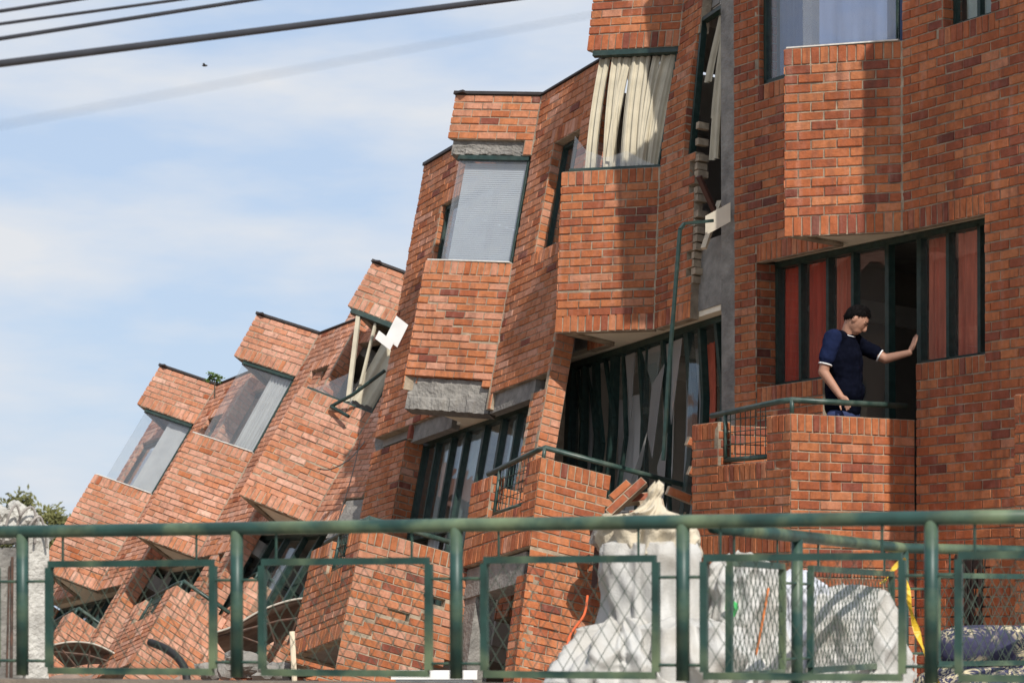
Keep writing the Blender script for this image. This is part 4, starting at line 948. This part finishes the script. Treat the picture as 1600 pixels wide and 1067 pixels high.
# ------------------------------------------------------------------ sacks, rolled upholstery
SACK = mat('white_woven_sack', (.50, .49, .46), .55, .10, 9, .25, 120, dark=(.33, .29, .23), dscale=4, damt=.5)
SACKB = mat('beige_sack_cloth', (.55, .48, .36), .85, .15, 8, .3, 80)
def sack(prof, seed, crumple=.03, rings=90, seg=120, squash=1., drape=False):
    """bag of revolution with folds and creases"""
    mb = MB(); vs_ = []; o = Vector((seed*5.1, seed*2.2, 0))
    n = len(prof)
    for i in range(rings+1):
        t = i/rings*(n-1); k = min(int(t), n-2); u = t-k; u = u*u*(3-2*u) if False else u
        z = prof[k][0]*(1-u)+prof[k+1][0]*u; r = prof[k][1]*(1-u)+prof[k+1][1]*u
        for j in range(seg):
            th = 2*math.pi*j/seg; p = Vector((math.cos(th), math.sin(th)*squash, 0)); q = Vector((p.x*2.2, p.y*2.2, z*4))+o
            qa = Vector((q.x*1.0, q.y*1.0, q.z*.75)) if drape else q*.9
            qa += Vector((noise.noise(qa*.8+Vector((9, 0, 0))), noise.noise(qa*.8+Vector((0, 9, 0))), noise.noise(qa*.8)))*.5
            d1, d2 = noise.voronoi(qa*.9)[0], noise.voronoi(qa*2.1)[0]
            fold = d1[0]*1.5+(d1[1]-d1[0])*-.5+d2[0]*.7
            rr_ = r*(1+.16*noise.noise(q*.6))+crumple*(fold-.75)*min(1, r/.1)*1.3
            vs_.append((p.x*rr_, p.y*rr_, z+crumple*.5*noise.noise(q*1.7)))
    fs = [(i*seg+j, i*seg+(j+1) % seg, (i+1)*seg+(j+1) % seg, (i+1)*seg+j) for i in range(rings) for j in range(seg)]
    fs += [tuple(range(seg-1, -1, -1)), tuple(rings*seg+j for j in range(seg))]
    mb.add(vs_, fs); return mb
MZ = -.53
def twist(mb, z0, lean):
    out = []
    for x, y, z in mb.v:
        k = max(0, z-z0); a_ = k*9; out.append((x*math.cos(a_)-y*math.sin(a_)+lean*k*2, x*math.sin(a_)+y*math.cos(a_), z+.05*noise.noise(Vector((x*9, y*9, 1)))*(1 if k < .06 else .2)))
    mb.v = out; return mb
t = thing('tall_sack', 'tall white bulk sack tied at the top behind the fence', 'sack', (.67, 12.5, MZ), 'white rubble sacks behind the fence')
place(sack([(0, .22), (.06, .29), (.3, .275), (.6, .225), (.86, .212), (.90, .20), (.915, .14)], 1, .034, drape=True), (.67, 12.5, MZ)).build('bag', SACK, t, True)
place(twist(sack([(.84, .17), (.92, .176), (.98, .185), (1.02, .165), (1.035, .11), (1.05, .065), (1.09, .030), (1.13, .018), (1.17, .026), (1.20, .008)], 2, .075, 70, 110), .98, .10), (.66, 12.5, MZ)).build('tied_neck', SACKB, t, True)
tag(place(sack([(0, .32), (.10, .37), (.22, .34), (.36, .24), (.46, .13), (.52, .04)], 3, .10), (.53, 12.25, MZ)).build('slumped_sack', SACK, None, True), 'slumped white sack in front of the tall tied one', 'sack', 'white rubble sacks behind the fence')
tag(place(sack([(0, .2), (.05, .25), (.35, .27), (.50, .20), (.53, .10)], 8, .07), (.86, 12.2, MZ)).build('slumped_sack', SACK, None, True), 'white sack bottom right of the tall tied one, beside the fence post', 'sack', 'white rubble sacks behind the fence')
t = thing('printed_sack', 'crumpled white sack with green print and an orange cord', 'sack', (1.14, 12.6, MZ), 'white rubble sacks behind the fence')
place(sack([(0, .15), (.06, .20), (.4, .195), (.66, .17), (.80, .12), (.86, .04)], 4, .06), (1.13, 12.6, MZ)).build('bag', SACK, t, True)
mb = MB(); mb.tube(smooth_path([(1.24, 12.38, .16), (1.21, 12.36, .0), (1.18, 12.36, -.15), (1.13, 12.36, -.32)]), .006, 6); mb.build('cord', mat('orange_cord', (.65, .20, .06), .8, .1), t, True)
place(rock((.03, .008, .045), 31, 2, .5), (1.06, 12.385, .06)).build('print', mat('green_print', (.05, .40, .10), .6, .2), t)
tag(place(sack([(0, .10), (.06, .14), (.4, .13), (.7, .11), (.78, .03)], 5, .05), (1.42, 12.75, MZ)).build('narrow_sack', mat('grey_white_sack', (.55, .56, .60), .6, .12, 9), None, True), 'narrow greyish sack between the printed sack and right-hand sack', 'sack', 'white rubble sacks behind the fence')
tag(place(sack([(0, .18), (.06, .24), (.35, .23), (.56, .19), (.66, .12), (.70, .04)], 6, .075), (1.66, 12.7, MZ)).build('right_hand_sack', SACK, None, True), 'crumpled white sack at the right of the group, by the warning tape', 'sack', 'white rubble sacks behind the fence')

def floral():
    m = mat('navy_floral_upholstery', (.035, .035, .075), .85, .3, 20); t_ = m.node_tree; b = t_.nodes['Principled BSDF']
    g = N(t_, 'ShaderNodeTexCoord'); n = N(t_, 'ShaderNodeTexNoise'); n.inputs['Scale'].default_value = 5; n.inputs['Distortion'].default_value = 2.5; n.inputs['Detail'].default_value = 3
    t_.links.new(g.outputs['Object'], n.inputs['Vector'])
    w = N(t_, 'ShaderNodeMath', operation='PINGPONG'); w.inputs[1].default_value = .06; t_.links.new(n.outputs['Fac'], w.inputs[0])
    r = N(t_, 'ShaderNodeMapRange'); r.inputs[1].default_value = .030; r.inputs[2].default_value = .038; t_.links.new(w.outputs[0], r.inputs[0])
    mk = N(t_, 'ShaderNodeTexNoise'); mk.inputs['Scale'].default_value = 2.6; t_.links.new(g.outputs['Object'], mk.inputs['Vector'])
    mkr = N(t_, 'ShaderNodeMapRange'); mkr.inputs[1].default_value = .40; mkr.inputs[2].default_value = .46; t_.links.new(mk.outputs['Fac'], mkr.inputs[0])
    mm = N(t_, 'ShaderNodeMath', operation='MULTIPLY'); t_.links.new(r.outputs[0], mm.inputs[0]); t_.links.new(mkr.outputs[0], mm.inputs[1])
    old = b.inputs['Base Color'].links[0].from_socket; mx = N(t_, 'ShaderNodeMix', data_type='RGBA'); mx.inputs[7].default_value = (.55, .47, .30, 1)
    t_.links.new(mm.outputs[0], mx.inputs[0]); t_.links.new(old, mx.inputs[6]); t_.links.new(mx.outputs[2], b.inputs['Base Color']); return m
FLO = floral()
def roll(x0, x1, y, z, r, seed):
    mb = MB(); vs_ = []; R_, S_ = 40, 30
    for i in range(R_+1):
        x = x0+(x1-x0)*i/R_; e = min(1, i/4, (R_-i)/4)**.5
        for j in range(S_):
            th = 2*math.pi*j/S_; p = Vector((x*3, math.cos(th)*1.5, math.sin(th)*1.5+seed)); rr_ = r*(.55+.45*e)*(1+.10*noise.noise(p*1.1)+.05*noise.noise(p*3))
            vs_.append((x, y+math.cos(th)*rr_, z+math.sin(th)*rr_))
    mb.add(vs_, [(i*S_+j, i*S_+(j+1) % S_, (i+1)*S_+(j+1) % S_, (i+1)*S_+j) for i in range(R_) for j in range(S_)]+[tuple(range(S_-1, -1, -1)), tuple(R_*S_+j for j in range(S_))]); return mb
t = thing('rolled_mattress', 'navy rolled mattress with cream floral pattern at the lower right', 'mattress', (2.9, 14.3, MZ))
roll(2.38, 3.6, 14.35, -.15, .125, 1).build('upper_roll', FLO, t, True); roll(2.24, 3.6, 14.2, -.40, .15, 5).build('lower_roll', FLO, t, True)

# ------------------------------------------------------------------ man on the balcony
SKIN = mat('skin', (.40, .21, .14), .6, .08, 20); NAVY = mat('navy_polo_cloth', (.004, .005, .011), .95, .2, 30, spec=.03); NAVY_LIT = mat('navy_polo_sunlit', (.012, .018, .050), .95, .15, 30, spec=.03)  # sleeve cloth: same navy shirt with the sunlight put into its colour
TROU = mat('blue_trousers', (.030, .045, .12), .85, .2, 20); HAIR = mat('black_hair', (.006, .005, .005), .85, .2, 40, spec=.1); TRIM = mat('white_trim', (.75, .75, .74), .8, .05); SHOE = mat('dark_shoe', (.02, .02, .02), .6, .1)
def limb(mb, p, q, r0, r1, n=12, caps=True):
    p, q = Vector(p), Vector(q); x = (q-p).normalized(); L = (q-p).length; k = []
    for t, s_ in ((-r0*.95, .25), (-r0*.7, .71), (-r0*.3, .95)): k.append((p+x*t, r0*s_))
    for i in range(5): k.append((p+x*(L*i/4), r0+(r1-r0)*i/4))
    for t, s_ in ((r1*.3, .95), (r1*.7, .71), (r1*.95, .25)): k.append((q+x*t, r1*s_))
    y = x.orthogonal().normalized(); z = x.cross(y)
    vs_ = [c+(y*math.cos(2*math.pi*j/n)+z*math.sin(2*math.pi*j/n))*r for c, r in k for j in range(n)]
    m_ = len(k); mb.add(vs_, [(i*n+j, i*n+(j+1) % n, (i+1)*n+(j+1) % n, (i+1)*n+j) for i in range(m_-1) for j in range(n)]+[tuple(range(n-1, -1, -1)), tuple((m_-1)*n+j for j in range(n))])
def ell(mb, c, rad, axes=None, n=16):
    c = Vector(c); ax = axes or (Vector((1, 0, 0)), Vector((0, 1, 0)), Vector((0, 0, 1))); bm = bmesh.new(); bmesh.ops.create_uvsphere(bm, u_segments=n, v_segments=n-4, radius=1)
    mb.add([c+ax[0]*(v.co.x*rad[0])+ax[1]*(v.co.y*rad[1])+ax[2]*(v.co.z*rad[2]) for v in bm.verts], [[v.index for v in f.verts] for f in bm.faces]); bm.free()
FOLDT = bpy.data.textures.new('cloth_folds', 'CLOUDS'); FOLDT.noise_scale = .075; FOLDT.noise_depth = 2
def folds(o, st):
    d_ = o.modifiers.new('folds', 'DISPLACE'); d_.texture = FOLDT; d_.strength = st; d_.texture_coords = 'GLOBAL'; d_.mid_level = .5
def remesh(o, vox, it=6, fac=.5):
    m_ = o.modifiers.new('fuse', 'REMESH'); m_.mode = 'VOXEL'; m_.voxel_size = vox; m_.use_smooth_shade = True
    s_ = o.modifiers.new('smooth', 'SMOOTH'); s_.iterations = it; s_.factor = fac
FZ = .731
man = thing('person', 'man in a navy polo shirt with white trim leaning on the balcony door frame', 'person', (2.65, 20.5, FZ))
fw = Vector((.80, -.60, 0)).normalized(); rt = Vector((fw.y, -fw.x, 0)); lf = -rt; up = Vector((0, 0, 1))
C0 = Vector((2.652, 20.5, .035))
pel = C0+up*1.63; che = C0+up*2.06+fw*.01; sR = C0+rt*.175+up*2.215; sL = C0+lf*.185+up*2.20+fw*.02; nk = C0+up*2.25+fw*.03
hd = nk+fw*.085+up*.115+lf*.015                       # head carried forward
hf = (fw*.86+lf*.42-up*.78).normalized(); hr = hf.cross(up).normalized(); hu = hr.cross(hf).normalized()   # looks down to the frame
eR = sR+rt*.045-up*.27-fw*.055; wR = eR+up*-.20+fw*.14+lf*.03; hR = wR-up*.055+fw*.055
hand_t = Vector((3.262, 20.575, 2.19)); wL = hand_t-Vector((.075, .035, .04)); eL = (sL+wL)/2+Vector((.02, .0, -.085))
b = MB()
ell(b, hd, (.074, .092, .112), (hr, hf, hu)); ell(b, hd+hf*.035-hu*.055, (.052, .052, .055), (hr, hf, hu))
limb(b, nk-up*.05-fw*.01, hd-hf*.02-hu*.06, .056, .052)
ell(b, hd+hf*.098-hu*.022, (.014, .018, .022), (hr, hf, hu), 10); limb(b, hd+hf*.088+hu*.018, hd+hf*.104-hu*.024, .008, .012, 8)
for sg in (-1, 1):
    ell(b, hd+hr*(.076*sg)-hf*.012-hu*.005, (.012, .020, .032), (hr, hf, hu), 10)
    ell(b, hd+hf*.072+hr*(.032*sg)+hu*.022, (.024, .014, .010), (hr, hf, hu), 10)
ell(b, hd+hf*.082-hu*.060, (.024, .010, .007), (hr, hf, hu), 10)
ell(b, che-up*.02, (.165, .105, .21), (rt, fw, up)); ell(b, pel, (.15, .11, .14), (rt, fw, up)); limb(b, pel, che, .12, .13)
limb(b, sR, eR, .050, .042); limb(b, eR, wR, .042, .028); limb(b, sL, eL, .050, .040); limb(b, eL, wL, .040, .027)
def hand(b, w, d, side, nrm, curl):
    d = d.normalized(); side = (side-d*side.dot(d)).normalized(); nrm = d.cross(side)
    pc = w+d*.05; ell(b, pc, (.052, .040, .016), (d, side, nrm), 10)
    for i, (o, l) in enumerate(((-.030, .062), (-.010, .072), (.010, .070), (.029, .055))):
        k0 = w+d*.088+side*o; k1 = k0+(d*math.cos(curl)+nrm*math.sin(curl))*l*.55; k2 = k1+(d*math.cos(2*curl)+nrm*math.sin(2*curl))*l*.5
        limb(b, k0, k1, .0095, .009, 8); limb(b, k1, k2, .009, .0075, 8)
    t0 = w+d*.03-side*.034; t1 = t0+(d*.75-side*.65)*.038+nrm*.01; t2 = t1+(d*.9-side*.2+nrm*.3)*.032
    limb(b, t0, t1, .012, .010, 8); limb(b, t1, t2, .010, .008, 8)
hand(b, wR, (hR-wR), fw-up*.3, None, .45); hand(b, wL, Vector((.30, .14, .60)), Vector((-.3, .8, 0)), None, .12)
hipR, hipL = pel+rt*.09-up*.04, pel+lf*.09-up*.04
kR, kL = hipR-up*.42+fw*.03, hipL-up*.42+fw*.02; aR, aL = Vector((kR.x, kR.y, FZ+.09))-fw*.03, Vector((kL.x, kL.y, FZ+.09))-fw*.02
for h_, k_, a_ in ((hipR, kR, aR), (hipL, kL, aL)): limb(b, h_, k_, .078, .052); limb(b, k_, a_, .052, .036)
for a_ in (aR, aL): limb(b, a_-up*.045, a_-up*.05+fw*.15, .038, .032)
body = b.build('body', SKIN, man, True); remesh(body, .0065, 4)
b = MB(); ell(b, che-up*.01, (.185, .128, .225), (rt, fw, up)); ell(b, pel+up*.06, (.172, .135, .15), (rt, fw, up)); limb(b, pel+up*.05, che, .150, .150)
ell(b, C0+up*1.80+fw*.035, (.165, .135, .16), (rt, fw, up)); limb(b, sR-rt*.04, sL-lf*.04, .078, .078); limb(b, sL, sL+(eL-sL)*.62, .070, .062); limb(b, nk-up*.06, nk-up*.02, .082, .070)
sh = b.build('polo_shirt', NAVY, man, True); remesh(sh, .008, 5); folds(sh, .022)
b = MB(); limb(b, sR+lf*.015, sR+(eR-sR)*.60, .078, .066); sl_ = b.build('sleeve', NAVY_LIT, man, True); remesh(sl_, .008, 4); folds(sl_, .018)
def ring(c, ax, r, th, m_, nm, flat=1.):
    ax = ax.normalized(); y = ax.orthogonal().normalized(); z = ax.cross(y); mb = MB()
    mb.tube([c+(y*math.cos(k*math.pi/10)+z*math.sin(k*math.pi/10))*r for k in range(21)], th, 8); mb.build(nm, m_, man, True)
ring(sR+(eR-sR)*.60+(eR-sR).normalized()*.050, eR-sR, .050, .0065, TRIM, 'cuff_trim'); ring(sL+(eL-sL)*.62+(eL-sL).normalized()*.048, eL-sL, .047, .0065, TRIM, 'cuff_trim')
ring(nk-up*.008+fw*.008, up+fw*.35, .064, .010, NAVY, 'collar'); ring(nk+up*.004+fw*.006, up+fw*.35, .066, .004, TRIM, 'collar_trim')
b = MB(); ell(b, pel-up*.03, (.165, .125, .13), (rt, fw, up))
for h_, k_, a_ in ((hipR, kR, aR), (hipL, kL, aL)): limb(b, h_, k_, .092, .068); limb(b, k_, a_+up*.02, .068, .056)
tr_ = b.build('trousers', TROU, man, True); remesh(tr_, .009, 4); folds(tr_, .02)
b = MB(); ell(b, hd+hu*.030-hf*.018, (.082, .096, .100), (hr, hf, hu)); ell(b, hd+hu*.070+hf*.035, (.066, .062, .050), (hr, hf, hu)); hb = MB()
ell(hb, hd+hu*.016-hf*.010, (.0775, .095, .106), (hr, hf, hu), 28)
hb.v = [tuple(Vector(v)+(Vector(v)-hd).normalized()*.006*noise.noise(Vector(v)*60)) for v in hb.v]
keep = []
for f_ in hb.f:
    c = sum((Vector(hb.v[i]) for i in f_), Vector())/len(f_)-hd; keep.append(c.dot(hu)+.75*(-c.dot(hf)) > .026-.022*(c.dot(hf) < -.012))
hb.f = [f_ for f_, k in zip(hb.f, keep) if k]; hb.t = [.5]*len(hb.f)
rh = random.Random(9); fl_ = list(hb.f)
for _ in range(1500):                        # short tufts lying forward and outward
    f_ = rh.choice(fl_); c = sum((Vector(hb.v[i]) for i in f_), Vector())/len(f_); nn_ = (c-hd).normalized()
    c = c+hr*rh.uniform(-.006, .006)+hf*rh.uniform(-.006, .006); d_ = (nn_*.40+hf*rh.uniform(.2, .9)+hr*rh.gauss(0, .3)-hu*.25).normalized(); sd_ = d_.cross(nn_).normalized()*.0022
    hb.add([c-sd_, c+sd_, c+d_*rh.uniform(.008, .015)], [(0, 1, 2)])
ha = hb.build('hair', HAIR, man, True); sm_ = ha.modifiers.new('thick', 'SOLIDIFY'); sm_.thickness = .005; sm_.offset = 1
b = MB()
for sg in (-1, 1): limb(b, hd+hf*.088+hr*(.018*sg)+hu*.030, hd+hf*.070+hr*(.052*sg)+hu*.028, .0055, .004, 6)
b.build('eyebrows', HAIR, man)
for a_ in (aR, aL):
    b = MB(); limb(b, a_-up*.05-fw*.03, a_-up*.052+fw*.17, .042, .036); o = b.build('shoe', SHOE, man, True)

# ------------------------------------------------------------------ tree, roof plant, cables, bird
def leaves(mb, c, rad, n, size, rnd, clumps=14):
    cl = [Vector((rnd.gauss(0, .5)*rad[0], rnd.gauss(0, .5)*rad[1], rnd.gauss(0, .45)*rad[2])) for _ in range(clumps)]
    for _ in range(n):
        q = rnd.choice(cl); p = Vector(c)+q+Vector((rnd.gauss(0, .2)*rad[0], rnd.gauss(0, .2)*rad[1], rnd.gauss(0, .17)*rad[2]))
        a_ = Vector((rnd.gauss(0, 1), rnd.gauss(0, 1), rnd.gauss(0, 1))).normalized(); b_ = a_.orthogonal().normalized(); s_ = size*rnd.uniform(.6, 1.3)
        mb.add([p-a_*s_, p+b_*s_*.45, p+a_*s_, p-b_*s_*.45], [(0, 1, 2, 3)], rnd.random())
LEAF = mat('olive_leaf', (.14, .14, .045), .7, .45, .8, dark=(.075, .085, .03), dscale=.5, damt=.6); BARK = mat('bark', (.10, .075, .055), .95, .3, 6)
rt_ = random.Random(31)
for i, (x, y, zc, rx, rz_, n, lab) in enumerate(((-21.9, 120, 3.0, 1.7, 1.9, 11000, 'olive green tree far behind the fallen houses at left'), (-20.6, 124, 2.0, 1.1, 1.7, 6000, 'smaller tree beside the olive green one, partly behind the fallen house'))):
    t = thing('tree', lab, 'tree', (x, y, GZ), 'trees behind the houses')
    b = MB(); b.tube(smooth_path([(x, y, GZ), (x+.1, y, 1), (x-.1, y, zc)]), .18, 8, .06)
    for k in range(6):
        an = k*1.05; b.tube([(x, y, zc-1.4+.25*k), (x+math.cos(an)*rx*.7, y+math.sin(an)*rx*.6, zc-.4+.3*k)], .06, 6, .02)
    b.build('trunk', BARK, t, True); b = MB(); leaves(b, (x, y, zc), (rx, rx, rz_), n, .15, rt_, 20); b.build('crown', LEAF, t)
t = thing('roof_plant', 'small green plant growing on the roof edge of the farthest fallen house', 'plant', (-3.88, 33.4, 3.05))
b = MB(); leaves(b, (-3.88, 33.4, 3.16), (.11, .08, .07), 260, .022, rt_, 8); b.build('foliage', mat('fresh_leaf', (.09, .15, .03), .7, .3, 5), t)
b = MB(); b.tube([(-3.88, 33.4, 2.9), (-3.88, 33.4, 3.15)], .012, 6, .006); b.build('stem', BARK, t)
CABLE = mat('black_cable', (.03, .03, .035), .5, .2)
def sight(px, py, Y): return Vector(((px-800)/4000*Y, Y, (970-py)/4000*Y))
def cable(label, a, b, Ya, Yb, r, sag, ex=(2.5, .9)):
    A_, B_ = sight(*a, Ya), sight(*b, Yb); A2_, B2_ = A_-(B_-A_)*ex[0], B_+(B_-A_)*ex[1]; n = 40
    pts = [A2_+(B2_-A2_)*(i/n)-Vector((0, 0, sag*4*(i/n)*(1-i/n))) for i in range(n+1)]
    b_ = MB(); b_.tube(pts, r, 8); tag(b_.build('overhead_cable', CABLE, None, True), label, 'cable', 'overhead cables')
cable('thickest overhead cable, lowest of the dark bundle crossing the sky', (0, 100), (785, 0), 10.0, 12.5, .0150, .0)
cable('second lowest dark overhead cable at upper left', (0, 61), (407, -2), 10.0, 11.3, .0085, .0, (5, 2))
cable('third dark overhead cable from the bottom at upper left', (0, 38), (302, -3), 10.0, 11.0, .0065, .0, (6, 3))
cable('topmost dark overhead cable in the upper left corner', (0, 18), (140, -3), 10.0, 10.45, .0075, .0, (12, 7))
cable('faint blurred overhead wire crossing the sky below the dark bundle', (0, 196), (918, 25), 2.9, 3.4, .0006, .0, (3, 1))
t = thing('bird', 'tiny dark bird flying high in the sky', 'bird', sight(320, 103, 60))
b = MB(); p = sight(320, 103, 60); ell(b, p, (.07, .03, .025), None, 8); b.build('bird_body', CAP, t)
for sg in (-1, 1):
    b = MB(); b.add([p+Vector((.03, 0, 0)), p+Vector((-.03, 0, 0)), p+Vector((-.04, .10*sg, .03)), p+Vector((.0, .12*sg, .03)), p+Vector((.03, 0, .008)), p+Vector((-.03, 0, .008)), p+Vector((-.04, .10*sg, .036)), p+Vector((.0, .12*sg, .036))], [(0, 1, 2, 3), (7, 6, 5, 4), (0, 3, 7, 4), (1, 5, 6, 2), (2, 6, 7, 3), (0, 4, 5, 1)]); b.build('wing', CAP, t)
